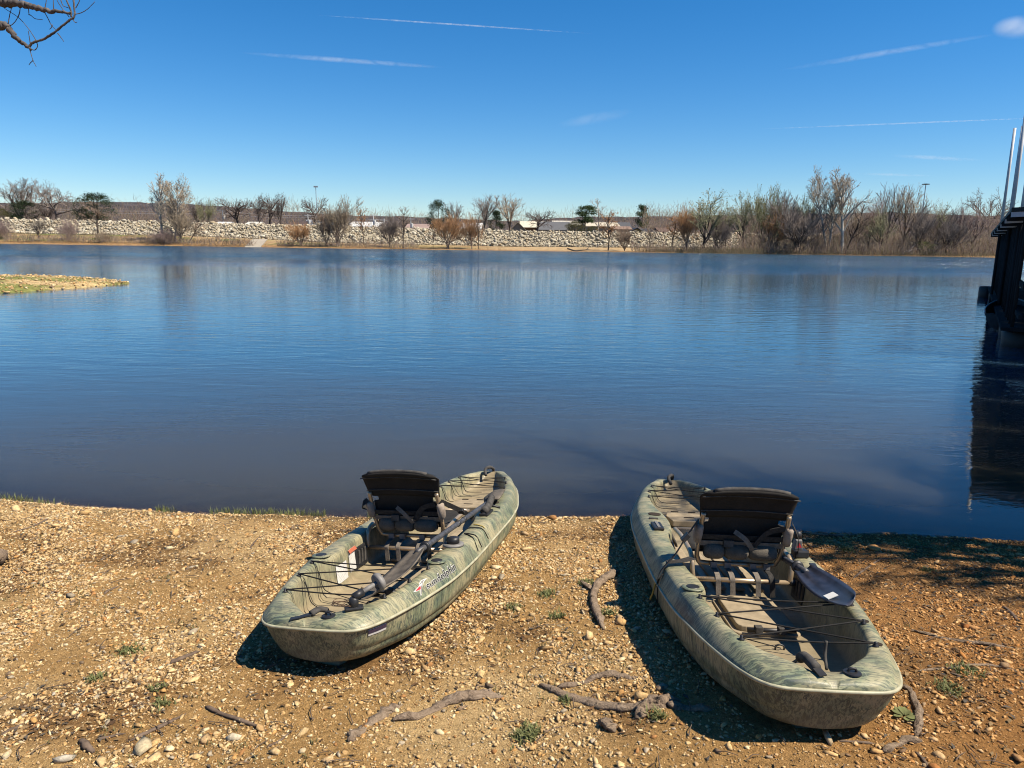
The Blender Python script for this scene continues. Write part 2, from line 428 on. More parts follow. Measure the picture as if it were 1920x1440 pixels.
for q, i in enumerate(order[:300]):
    o_c = np.array([xy[i, 0], xy[i, 1], float(ground_z(xy[i:i + 1, 0], xy[i:i + 1, 1])[0])])
    st = link('stone', mesh_np('stone', V[i] - o_c, ICO_F.copy(), M_STONE, False, np.repeat(cols[i:i + 1], 12, 0)), ground); st.location = o_c
r_ = order[300:]
rest = link('small_stones', mesh_np('small_stones', V[r_].reshape(-1, 3), (ICO_F[None] + 12 * np.arange(len(r_))[:, None, None]).reshape(-1, 3), M_STONE, False, np.repeat(cols[r_], 12, 0)), ground)
tag(rest, kind='stuff')

# leaf and bark litter
xy = scatter(13000, 1.5, 5.4, lambda x, y: .08 + .9 * sstep(.0, .22, fbm(x * 1.7 + 40, y * 2.3 + 11, 4)) + .25 * sstep(1., 2.5, x)); xy = xy[~hidden_by_boat(xy[:, 0], xy[:, 1])]
n = len(xy); ln = rng.uniform(.004, .020, n); wd = ln * rng.uniform(.08, .5, n)
Q = np.stack([np.stack([-ln, -wd * .4, ln * 0], -1), np.stack([ln * .1, -wd, ln * .12], -1), np.stack([ln, wd * .2, ln * 0], -1), np.stack([ln * -.1, wd, ln * .1], -1)], 1)
Q = np.einsum('nij,nkj->nki', rot_z(rng.uniform(0, 6.28, n)) @ rot_x(rng.normal(0, .35, n)), Q)
Q += np.column_stack([xy, ground_z(xy[:, 0], xy[:, 1]) + .007])[:, None]
lc = np.array([(.16, .09, .045), (.10, .06, .035), (.24, .15, .07), (.30, .20, .10), (.12, .10, .08)])[rng.choice(5, n)]
lit = link('leaf_litter', mesh_np('leaf_litter', Q.reshape(-1, 3), np.arange(4 * n).reshape(n, 4), vcol_mat('litter', .9, 60, .3, .1), False, np.repeat(lc, 4, 0)))
tag(lit, 'dry brown leaf and bark litter scattered over the shore', 'litter', kind='stuff')

# ------------------------------------------------------------------ lake
wx = axis([(-900, -100, 40), (-100, -8, 1.15), (-8, 8, .16), (8, 101, 1.15), (101, 901, 40)])
wy = axis([(-30, 4, 2), (4.3, 7.5, .08), (7.5, 16, .7), (16, 40, 3), (40, 70, .30), (70, 126, .42)])
WX, WY = np.meshgrid(wx, wy)
chop_m = sstep(44, 76, WY) * (.55 + .9 * (fbm(WX * .03, WY * .06 + 5, 3) + .5)) * (np.abs(WX) < 101)     # wind-ruffled far half of the lake
WZ = chop_m * .050 * (fbm(WX * .35 + .12 * WY, WY * .55, 2) * 1.5 + .35 * np.sin(WY * 3.1 + WX * .35 + 3 * fbm(WX * .2, WY * .2, 2)))
clear = np.exp(np.minimum(ground_base(WX, WY), 0) / .085) * (WY < 9) * .85
t = NT('lake_water'); c = t.coord()
pw = t.n('ShaderNodeSeparateXYZ'); t.l(c, pw.inputs[0])
far = t.n('ShaderNodeMapRange', interpolation_type='SMOOTHSTEP'); t.l(pw.outputs[1], far.inputs[0]); t.set(far, From_Min=46., From_Max=74., To_Min=.02, To_Max=1.0)
near = t.n('ShaderNodeMapRange', interpolation_type='SMOOTHSTEP'); t.l(pw.outputs[1], near.inputs[0]); t.set(near, From_Min=5., From_Max=14., To_Min=.25, To_Max=1.0)
gust = t.ramp(t.noise(t.coord((.02, .06, 1)), 1.0, 3, .5), [(.35, (.45,) * 3), (.68, (1.25,) * 3)])
rip = t.math('ADD', t.noise(t.coord((.8, 2.6, 1), rot=(0, 0, R(-8))), 1.0, 3, .5, .4), t.math('MULTIPLY', t.noise(t.coord((3.2, 9., 1), rot=(0, 0, R(7))), 1.0, 2, .5, .3), .22))
chop = t.noise(t.coord((.9, 2.6, 1), rot=(0, 0, R(4))), 1.6, 4, .6, .3)
h = t.math('ADD', t.math('MULTIPLY', rip, .013), t.math('MULTIPLY', t.math('MULTIPLY', chop, far.outputs[0]), .55))
h = t.math('MULTIPLY', t.math('MULTIPLY', h, near.outputs[0]), gust)
bp = t.n('ShaderNodeBump'); bp.inputs['Strength'].default_value = 1.0; bp.inputs['Distance'].default_value = 1.0; t.l(h, bp.inputs['Height'])
silt = t.n('ShaderNodeMapRange', interpolation_type='SMOOTHSTEP'); t.l(t.math('ADD', pw.outputs[1], t.math('MULTIPLY', t.noise(t.coord((.15, .3, 1)), 1., 3), 6.)), silt.inputs[0]); t.set(silt, From_Min=8., From_Max=19., To_Min=0., To_Max=1.)
body = t.mix(silt.outputs[0], (.041, .037, .025), (.016, .050, .090))      # silt stirred up along the near shore
pb = t.n('ShaderNodeBsdfPrincipled'); t.l(body, pb.inputs['Base Color']); pb.inputs['IOR'].default_value = 1.333; pb.subsurface_method = 'BURLEY'; pb.inputs['Subsurface Weight'].default_value = 1.0; pb.inputs['Subsurface Radius'].default_value = (1.0, .9, .7); pb.inputs['Subsurface Scale'].default_value = 1.2; rgh = t.math('ADD', t.math('MULTIPLY', far.outputs[0], .10), .015); t.l(rgh, pb.inputs['Roughness']); t.l(bp.outputs[0], pb.inputs['Normal'])
tr = t.n('ShaderNodeBsdfTransparent'); tr.inputs[0].default_value = (.85, .78, .62, 1)
gl = t.n('ShaderNodeBsdfGlossy'); gl.inputs['Roughness'].default_value = .015; t.l(bp.outputs[0], gl.inputs['Normal'])
fr = t.n('ShaderNodeFresnel'); fr.inputs[0].default_value = 1.333; t.l(bp.outputs[0], fr.inputs[1])
thin = t.n('ShaderNodeMixShader'); t.l(fr.outputs[0], thin.inputs[0]); t.l(tr.outputs[0], thin.inputs[1]); t.l(gl.outputs[0], thin.inputs[2])
mx = t.n('ShaderNodeMixShader'); t.l(t.attr('clear'), mx.inputs[0]); t.l(pb.outputs[0], mx.inputs[1]); t.l(thin.outputs[0], mx.inputs[2]); t.l(mx.outputs[0], t.out.inputs['Surface'])
M_WATER = t.m
water = link('lake_water', mesh_np('lake_water', np.stack([WX, WY, WZ], -1).reshape(-1, 3), grid_faces(len(wy), len(wx)), M_WATER, True, attrs={'clear': clear.ravel()}))
tag(water, 'calm blue lake, dark and brownish along the near edge', 'water', kind='structure')

# ------------------------------------------------------------------ far bank and levee
def far_shore(x): return 123.5 + 2.2 * fbm(x * .06, x * 0 + 1.7, 3) * 2
def far_z(x, y):
    x = np.asarray(x, float); y = np.asarray(y, float)
    zb = np.interp(x, [-300, -120, -60, -46, -34, 0, 40, 90, 300], [1.7, 1.7, 1.6, 1.2, .75, .5, .75, .9, .9])
    zt = np.interp(x, [-300, -120, -60, 0, 40, 90, 300], [4.2, 4.2, 3.9, 3.2, 3.2, 3.2, 3.2])
    d = y - far_shore(x)
    z = np.where(d < 0, np.maximum(d * .3, -2.0), zb * sstep(0, 11, d) * .85 + .15 * zb * sstep(0, 1.2, d))
    z = z + (zt - zb) * sstep(14.2, 23, d) ** .8 - 1.9 * sstep(28, 45, d) + .0045 * np.maximum(y - 170, 0)
    return z + .12 * fbm(x * .35, y * .5, 3) * sstep(.4, 3, d)
fx = axis([(-900, -130, 35), (-130, 110, 1.0), (110, 901, 35)]); fy = axis([(118, 155, .5), (155, 200, 4), (200, 1001, 50)])
FX, FY = np.meshgrid(fx, fy); FZ = far_z(FX, FY)
d = FY - far_shore(FX); nz = fbm(FX * .12, FY * .3, 4); fine = fbm(FX * .8, FY * 1.2, 3)
sand = np.array([.50, .36, .20]); grass = np.array([.19, .225, .06]); dry = np.array([.40, .28, .15]); earth = np.array([.36, .215, .10]); scrub = np.array([.20, .15, .10])
fc = np.broadcast_to(dry, FX.shape + (3,)).copy()
def lay(c_, m): 
    global fc
    m = np.clip(m, 0, 1)[..., None]; fc = fc * (1 - m) + c_ * m
lay(grass, sstep(.0, .12, nz + .5 * fine) * (.3 + .7 * (FX < -28)) * sstep(1.5, 4, d)); lay(earth * .8, sstep(.02, .16, fbm(FX * .25 + 9, FY * .6, 4)) * .8)
lay(earth, (1 - sstep(2.2, 4.2, d + 3 * fine)) * .85); lay(earth * .55, sstep(40, 50, FX) * (1 - sstep(72, 82, FX)) * (1 - sstep(3, 5, d)))
lay(sand, sstep(9.2, 9.8, d + .5 * fine) * (1 - sstep(13.6, 14.2, d)) * sstep(-75, -48, FX))
lay(sand, sstep(-9, 2, FX) * (1 - sstep(45, 55, FX)) * (1 - sstep(13.6, 14.2, d)) * sstep(1.5, 3., d) * .9)
lay(np.array([.50, .44, .33]), sstep(13.4, 14., d) * (1 - sstep(24, 27, d))); lay(scrub, sstep(24, 32, d))
lay(scrub * .8, sstep(48, 58, FX) * sstep(2, 5, d))
far_bank = link('far_bank', mesh_np('far_bank', np.stack([FX, FY, FZ], -1).reshape(-1, 3), grid_faces(len(fy), len(fx)), vcol_mat('far_earth', .95, 1.3, .35, .1, .5, 3., .2), True, fc.reshape(-1, 3)))
tag(far_bank, 'far bank of grass, sand and dirt track below the stone levee', 'bank', kind='structure')
# riprap
n = 25000; x = rng.uniform(-118, 78, n); dd = rng.uniform(13.6, 24.4, n); y = far_shore(x) + dd
sz = np.clip(np.exp(rng.normal(math.log(.165), .46, n)), .08, .58) * np.where(dd < 15.5, 1.12, 1.)
V, F = rocks(rng, np.column_stack([x, y, far_z(x, y)]), sz, squash=(.55, .9), tilt=.5, sink=.1)
rc = np.array([(.60, .54, .42), (.56, .49, .37), (.50, .43, .32), (.66, .60, .48), (.44, .39, .31), (.54, .44, .30)])[rng.choice(6, n)] * rng.uniform(.75, 1.12, (n, 1))
riprap = link('levee_riprap', mesh_np('levee_riprap', V.reshape(-1, 3), F, vcol_mat('limestone', .9, 2.5, .3, .15), False, np.repeat(rc, 12, 0)))
tag(riprap, 'pale limestone blocks heaped along the levee slope', 'stone levee', kind='stuff')
# wooded hills on the skyline
hx = np.arange(-2600, 2601, 14.); hy = np.array([1000, 1150, 1250, 1330, 1400, 1470, 1550, 1750.])
HX, HY = np.meshgrid(hx, hy)
crest = np.interp(hx, [-2600, -900, -700, -540, -330, -180, 0, 120, 420, 700, 2600], [48, 50, 57, 52, 40, 35, 32, 42, 48, 55, 52])
prof = np.array([0, .55, .88, .98, 1, .95, .8, .2])
HZ = crest[None] * prof[:, None] * (1 + .12 * fbm(HX * .006, HY * .006, 4) * 2) + 9 * fbm(HX * .05, HY * .05, 3) * prof[:, None]
hc = np.array([.085, .078, .088]) * (1 + .7 * fbm(HX * .02, HY * .03, 4))[..., None]
hill = link('hill', mesh_np('hill', np.stack([HX, HY, HZ], -1).reshape(-1, 3), grid_faces(len(hy), len(hx)), vcol_mat('far_wood', 1., .05, .4, 0.), False, hc.reshape(-1, 3)))
tag(hill, 'low wooded hills along the far skyline', 'hills', kind='structure')
# gravel spit running in from the left
def spit_edges(x):
    return (np.interp(x, [-60, -30, -20, -17.4, -16.6, -16.2], [13, 16, 20.5, 24.9, 28, 31]), np.interp(x, [-60, -24, -20.6, -18, -16.2], [31.5, 34.2, 35, 33.8, 31.01]))
def spit_z(x, v): return .40 * (1 - np.abs(v) ** 2.2) * np.interp(x, [-30, -20, -16.2], [1.15, 1., .3]) - .05
sx = np.concatenate([np.arange(-60, -30, 2.), np.arange(-30, -16.15, .15)]); vv = np.linspace(-1.06, 1.06, 61); SX, VV = np.meshgrid(sx, vv)
lo_, hi_ = spit_edges(SX); SY = (hi_ - lo_) / 2 * VV; ctr = (hi_ + lo_) / 2
SZ = spit_z(SX, VV) + .06 * fbm(SX, SY * 2, 3)
g = sstep(-.08, .08, fbm(SX * .5, SY * .9 + 4, 4) + .12 * (SY > 0))[..., None]
spc = np.array([.56, .41, .21]) * (1 - g * .85) + np.array([.17, .20, .05]) * g * .85
spit = link('gravel_spit', mesh_np('gravel_spit', np.stack([SX, ctr + SY, SZ], -1).reshape(-1, 3), grid_faces(len(vv), len(sx)), vcol_mat('spit_gravel', .95, 6, .5, .1, .6, 9, .08), True, spc.reshape(-1, 3)))
tag(spit, 'low gravel spit with green patches reaching in from the left', 'spit', kind='structure')
n = 2300; x = rng.uniform(-26, -16.25, n); v_ = rng.uniform(-.97, .97, n); lo_, hi_ = spit_edges(x); y = (hi_ + lo_) / 2 + v_ * (hi_ - lo_) / 2
z = spit_z(x, v_)
V, F = rocks(rng, np.column_stack([x, y, z]), np.clip(np.exp(rng.normal(math.log(.042), .35, n)), .02, .11), sink=.2)
sg = link('spit_stones', mesh_np('spit_stones', V.reshape(-1, 3), F, M_STONE, False, np.repeat(stone_cols(rng, n, x), 12, 0)), spit); tag(sg, kind='stuff')
# ================================================================== bare trees, evergreens and brush
def _norm(a):
    l = math.sqrt(a[0] * a[0] + a[1] * a[1] + a[2] * a[2]) + 1e-9; return (a[0] / l, a[1] / l, a[2] / l)
def grow(rnd, segs, p, d, length, r, lev, st):
    """one limb and everything it carries; segs collect (p0, p1, r0, r1, level)"""
    n = 5 if lev == 0 else (4 if lev < 3 else 2)
    wig = st['wig'][min(lev, len(st['wig']) - 1)]; upw = st['up'][min(lev, len(st['up']) - 1)]
    kids = st['kids'][lev] if lev < len(st['kids']) else 0
    pts = []
    r_end = r * (st.get('taper', .45) if lev < 3 else .5)
    for i in range(n):
        d = _norm((d[0] + rnd.gauss(0, wig), d[1] + rnd.gauss(0, wig), d[2] + rnd.gauss(0, wig) + upw))
        q = (p[0] + d[0] * length / n, p[1] + d[1] * length / n, p[2] + d[2] * length / n)
        r0 = r + (r_end - r) * i / n; r1 = r + (r_end - r) * (i + 1) / n
        segs.append((p, q, max(r0, st['rmin']), max(r1, st['rmin']), lev)); pts.append((q, d, r1)); p = q
    if not kids: return
    start = st['start'][min(lev, len(st['start']) - 1)]
    for k in range(kids):
        t = start + (1 - start) * (k + rnd.random() * .8) / kids
        q, dd, rr = pts[min(n - 1, int(t * n))]
        ang = rnd.gauss(st['ang'][min(lev, len(st['ang']) - 1)], .16); az = rnd.random() * 6.283 if lev else (k * 2.4 + rnd.random())
        a = (1, 0, 0) if abs(dd[0]) < .8 else (0, 1, 0)
        u = _norm((dd[1] * a[2] - dd[2] * a[1], dd[2] * a[0] - dd[0] * a[2], dd[0] * a[1] - dd[1] * a[0])); v = (dd[1] * u[2] - dd[2] * u[1], dd[2] * u[0] - dd[0] * u[2], dd[0] * u[1] - dd[1] * u[0])
        ca, sa, cz, sz_ = math.cos(ang), math.sin(ang), math.cos(az), math.sin(az)
        nd = _norm(tuple(dd[j] * ca + (u[j] * cz + v[j] * sz_) * sa for j in range(3)))
        ln = length * st['ratio'][min(lev, len(st['ratio']) - 1)] * rnd.uniform(.7, 1.2) * (1.15 - .45 * t)
        grow(rnd, segs, q, nd, ln, min(rr * .9, r * st.get('rr', .55)), lev + 1, st)
def prisms(segs, sides=3):
    """all segments of one part as prisms in one go"""
    if not len(segs): return np.zeros((0, 3)), np.zeros((0, 4), int)
    P0 = np.array([s[0] for s in segs]); P1 = np.array([s[1] for s in segs]); r0 = np.array([s[2] for s in segs]); r1 = np.array([s[3] for s in segs])
    T = P1 - P0; T /= np.linalg.norm(T, axis=1)[:, None] + 1e-9
    A = np.where(np.abs(T[:, 2:3]) < .9, np.array([[0, 0, 1.]]), np.array([[1., 0, 0]]))
    U = np.cross(T, A); U /= np.linalg.norm(U, axis=1)[:, None]; W = np.cross(T, U)
    V = []
    for P, r in ((P0, r0), (P1, r1)):
        for k in range(sides):
            th = 2 * math.pi * k / sides; V.append(P + r[:, None] * (math.cos(th) * U + math.sin(th) * W))
    V = np.stack(V, 1); n = len(segs)
    f = np.array([(k, (k + 1) % sides, sides + (k + 1) % sides, sides + k) for k in range(sides)])
    return V.reshape(-1, 3), (f[None] + 2 * sides * np.arange(n)[:, None, None]).reshape(-1, 4)
def leaf_quads(rs, C, size, flat=0.):
    n = len(C); a = rs.normal(size=(n, 3)); a /= np.linalg.norm(a, axis=1)[:, None]; b_ = np.cross(a, rs.normal(size=(n, 3))); b_ /= np.linalg.norm(b_, axis=1)[:, None]
    s = (size * rs.uniform(.6, 1.3, n))[:, None]
    V = np.stack([C - a * s, C - b_ * s * .5, C + a * s, C + b_ * s * .5], 1)
    return V.reshape(-1, 3), np.arange(4 * n).reshape(n, 4)

# unit trees: generated about 10 m tall, then scaled to height 1
STY = {
 'oak': dict(h=4.0, r=.34, wig=[.06, .16, .22, .25, .25], up=[.05, .02, .02, .03, .03], kids=[7, 6, 6, 5], start=[.45, .25, .2, .15], ang=[.95, .75, .7, .6], ratio=[1.15, .62, .55, .5], rmin=.0145, rr=.5),
 'sycamore': dict(h=8.0, r=.26, wig=[.04, .11, .16, .2], up=[.06, .10, .08, .06], kids=[13, 8, 6, 3], start=[.3, .2, .2, .2], ang=[.62, .55, .55, .5], ratio=[.46, .5, .5, .5], rmin=.0145, rr=.42),
 'elm': dict(h=3.6, r=.26, wig=[.05, .10, .14, .18], up=[.08, .10, .08, .05], kids=[7, 7, 6, 4], start=[.35, .15, .15, .15], ang=[.48, .45, .45, .45], ratio=[1.6, .58, .52, .5], rmin=.0145, rr=.5),
 'willow': dict(h=2.4, r=.16, wig=[.10, .16, .14, .14], up=[.06, .08, .14, .16], kids=[6, 7, 7, 4], start=[.1, .2, .2, .15], ang=[.55, .5, .45, .4], ratio=[1.9, .6, .55, .55], rmin=.0145, rr=.6),
 'sapling': dict(h=8.5, r=.13, wig=[.05, .14, .16, .18], up=[.08, .12, .1, .1], kids=[15, 6, 4], start=[.22, .2, .2], ang=[.6, .5, .5], ratio=[.30, .5, .5], rmin=.0145, rr=.5),
 'shrub': dict(h=1.0, r=.09, wig=[.10, .22, .22, .22], up=[.05, .08, .08, .08], kids=[10, 7, 6, 4], start=[.0, .15, .15, .15], ang=[.75, .55, .5, .5], ratio=[3.6, .5, .5, .5], rmin=.0145, rr=.7),
}
def unit_tree(style, seed, stems=1, lean=0., buds=0, bud_size=.16, rmin=None):
    rnd = random.Random(seed); segs = []; st = dict(STY[style])
    if rmin: st['rmin'] = rmin
    for k in range(stems):
        az = rnd.random() * 6.283; tilt = lean + (0 if stems == 1 else rnd.uniform(.12, .38))
        d = _norm((math.cos(az) * math.sin(tilt), math.sin(az) * math.sin(tilt), math.cos(tilt)))
        grow(rnd, segs, (rnd.gauss(0, .12) * (stems > 1), rnd.gauss(0, .12) * (stems > 1), -.25), d, st['h'] * rnd.uniform(.85, 1.1), st['r'] * (1 if stems == 1 else .7), 0, st)
    lo = [s for s in segs if s[4] <= 1]; hi = [s for s in segs if s[4] >= 2]
    P = np.array([s[1] for s in segs]); H_ = np.percentile(P[:, 2], 99.7); W_ = np.percentile(np.hypot(P[:, 0], P[:, 1]), 96) * 2
    tv, tf = prisms(lo, 6); cv, cf = prisms(hi, 3)
    if buds:
        rs = np.random.RandomState(seed); tips = np.array([s[1] for s in hi if s[4] >= 3] or [s[1] for s in hi])
        C = tips[rs.choice(len(tips), buds)] + rs.normal(0, .12, (buds, 3)); bv, bf = leaf_quads(rs, C, bud_size)
    else: bv = bf = None
    return dict(trunk=(tv / H_, tf), crown=(cv / H_, cf), buds=None if bv is None else (bv / H_, bf), w=W_ / H_, n=len(segs))
def unit_evergreen(kind, seed):
    rs = np.random.RandomState(seed); segs = [((0, 0, -.02), (0, 0, .5), .022, .016, 0), ((0, 0, .5), (0.01, 0, .93), .016, .006, 0)]
    C = []
    if kind == 'pine':
        for k in range(26):
            z = rs.uniform(.42, .97); a = rs.rand() * 6.28; rad = .26 * (1 - abs(z - .66) / .42) ** .7 * rs.uniform(.45, 1) if abs(z - .66) < .41 else .05
            tip = (math.cos(a) * rad, math.sin(a) * rad, z + .03); segs.append(((0, 0, z - .04), tip, .007, .003, 1))
            C.append(np.array(tip) + rs.normal(0, 1, (150, 3)) * np.array([.05, .05, .028]))
        w = .52
    elif kind == 'round':
        for k in range(70):
            a = rs.rand() * 6.28; z = rs.uniform(.06, .96); rad = .40 * max(.05, 1 - ((z - .42) / .56) ** 2) ** .6 * rs.uniform(.55, 1.06)
            C.append(np.array([math.cos(a) * rad, math.sin(a) * rad, z]) + rs.normal(0, 1, (90, 3)) * .05)
        w = .82
    else:
        for k in range(60):
            a = rs.rand() * 6.28; z = rs.uniform(.05, .98); rad = .30 * (1 - z) ** .75 * rs.uniform(.5, 1.1) + .015
            C.append(np.array([math.cos(a) * rad, math.sin(a) * rad, z]) + rs.normal(0, 1, (90, 3)) * .042)
        w = .58
    tv, tf = prisms([s for s in segs if s[4] == 0], 6); lv, lf = prisms([s for s in segs if s[4] == 1], 3) if any(s[4] == 1 for s in segs) else (np.zeros((0, 3)), np.zeros((0, 4), int))
    bv, bf = leaf_quads(rs, np.concatenate(C), .016 if kind != 'pine' else .018)
    return dict(trunk=(tv, tf), crown=(np.concatenate([bv, lv]), np.concatenate([bf, lf + len(bv)])), buds=None, w=w)

def bark(name, col, var=.35): return simple(name, tuple(x * 1.12 for x in col), .95, .1, 0, var, 3., .0)
B_GREY = bark('bark_grey', (0.2, 0.17, 0.15)); B_DARK = bark('bark_dark', (0.1, 0.08, 0.07)); B_PALE = bark('bark_pale', (0.6, 0.55, 0.47)); B_BROWN = bark('bark_brown', (0.24, 0.18, 0.14))
T_GREY = bark('twigs_grey', (0.27, 0.225, 0.2)); T_DARK = bark('twigs_dark', (0.145, 0.118, 0.108)); T_PALE = bark('twigs_pale', (0.55, 0.49, 0.42)); T_ORANGE = bark('twigs_orange', (0.5, 0.29, 0.15)); T_BROWN = bark('twigs_brown', (0.33, 0.24, 0.18)); T_BUFF = bark('twigs_buff', (0.46, 0.37, 0.27)); T_OLIVE = bark('twigs_olive', (0.37, 0.35, 0.22)); T_MAUVE = bark('twigs_mauve', (0.34, 0.255, 0.235))
def leaf_mat(name, col):
    col = tuple(x * .68 for x in col)
    t = NT(name); b = t.bsdf(col, .7, .25); c = t.coord(); oi = t.n('ShaderNodeObjectInfo')
    t.l(t.ramp(t.noise(c, 14, 3), [(.3, tuple(x * .55 for x in col)), (.7, tuple(x * 1.35 for x in col))]), b.inputs['Base Color'])
    tl = t.n('ShaderNodeBsdfTranslucent'); tl.inputs[0].default_value = (*col, 1); mxs = t.n('ShaderNodeMixShader'); mxs.inputs[0].default_value = .25
    t.l(b.outputs[0], mxs.inputs[1]); t.l(tl.outputs[0], mxs.inputs[2]); t.l(mxs.outputs[0], t.out.inputs['Surface']); return t.m
L_GREEN = leaf_mat('bud_leaves_green', (.27, .30, .12)); L_PALE = leaf_mat('bud_leaves_pale', (.33, .33, .18)); L_CEDAR = leaf_mat('cedar_foliage', (.035, .058, .022)); L_PINE = leaf_mat('pine_needles', (.065, .105, .038)); L_OLIVE = leaf_mat('olive_foliage', (.12, .115, .04))
L_RUST = leaf_mat('rust_catkins', (.44, .23, .10))

TPL = {}
def tpl(key, unit, m_tr, m_cr, m_bud=None):
    TPL[key] = dict(w=unit['w'], trunk=mesh_np('trunk', *unit['trunk'], m_tr, True), crown=mesh_np('crown', *unit['crown'], m_cr), buds=mesh_np('buds', *unit['buds'], m_bud) if unit['buds'] else None)
U_OAK = unit_tree('oak', 5); U_SYC = unit_tree('sycamore', 2); U_SYC2 = unit_tree('sycamore', 11, 2); U_ELM = unit_tree('elm', 4); U_ELM2 = unit_tree('elm', 9); U_WIL = unit_tree('willow', 6, 3); U_WIL2 = unit_tree('willow', 21, 4); U_SAP = unit_tree('sapling', 3); U_SHR = unit_tree('shrub', 8, 3); U_OAK2 = unit_tree('oak', 15)
U_BUD = unit_tree('elm', 31, 1, .05, 1000, .12); U_BUD2 = unit_tree('willow', 33, 2, 0, 1500, .12); U_RUST = unit_tree('willow', 41, 3, 0, 700, .10); U_RUSTS = unit_tree('sapling', 43, 1, 0, 700, .10)
tpl('oak', U_OAK, B_GREY, T_GREY); tpl('oak_dark', U_OAK2, B_DARK, T_DARK); tpl('sycamore', U_SYC, B_PALE, T_PALE); tpl('sycamore_twin', U_SYC2, B_PALE, T_BUFF); tpl('elm', U_ELM, B_GREY, T_GREY); tpl('elm_dark', U_ELM2, B_DARK, T_DARK)
tpl('elm_mauve', U_ELM2, B_DARK, T_MAUVE); tpl('elm_buff', U_ELM, B_BROWN, T_BUFF); tpl('willow', U_WIL, B_BROWN, T_BROWN); tpl('willow_dark', U_WIL2, B_DARK, T_GREY); tpl('willow_buff', U_WIL2, B_GREY, T_BUFF); tpl('sapling', U_SAP, B_DARK, T_BROWN); tpl('sapling_pale', U_SAP, B_PALE, T_PALE)
tpl('shrub', U_SHR, B_BROWN, T_MAUVE); tpl('shrub_buff', U_SHR, B_BROWN, T_BUFF); tpl('bud', U_BUD, B_DARK, T_OLIVE, L_PALE); tpl('bud_green', U_BUD2, B_GREY, T_OLIVE, L_GREEN); tpl('rust', U_RUST, B_BROWN, T_ORANGE, L_RUST); tpl('rust_thin', U_RUSTS, B_DARK, T_ORANGE, L_RUST)
tpl('cedar', unit_evergreen('cone', 1), B_DARK, L_CEDAR); tpl('holly', unit_evergreen('round', 2), B_DARK, L_CEDAR); tpl('pine', unit_evergreen('pine', 3), B_BROWN, L_PINE); tpl('olive_bush', unit_evergreen('round', 5), B_DARK, L_OLIVE); tpl('green_bush', unit_evergreen('round', 6), B_BROWN, L_GREEN)

_rt = random.Random(5)
def put_tree(name, key, label, cat, px, py_top, Y, wpx, group, lean=0., rot=None, hmin=None):
    """a tree whose foot stands on the far ground at depth Y, as tall and wide as the photograph shows"""
    p = at_y(px, 446 + (px - 960) * .014, Y); X = float(p[0]); z0 = float(far_z(np.array([X]), np.array([Y]))[0])
    h = float(at_y(px, py_top, Y)[2]) - z0
    T = TPL[key]; w = wpx * Y / FPX * 1.2; sxy = min(max(w / T['w'], .6 * h), 2.4 * h)
    o = empty(name, (X, Y, z0), label, cat, group)
    o.rotation_euler = (lean * .0, lean, 0); 
    a = _rt.random() * 6.283 if rot is None else rot
    for part in ('trunk', 'crown', 'buds'):
        if T[part] is None: continue
        c = link(part if part != 'buds' else 'foliage', T[part], o); c.scale = (sxy, sxy, h); c.rotation_euler = (0, 0, a)
    return o
NEARS, BACK, WOOD = 'trees along the far waterline', 'trees behind the levee', 'trees of the wood on the right bank'
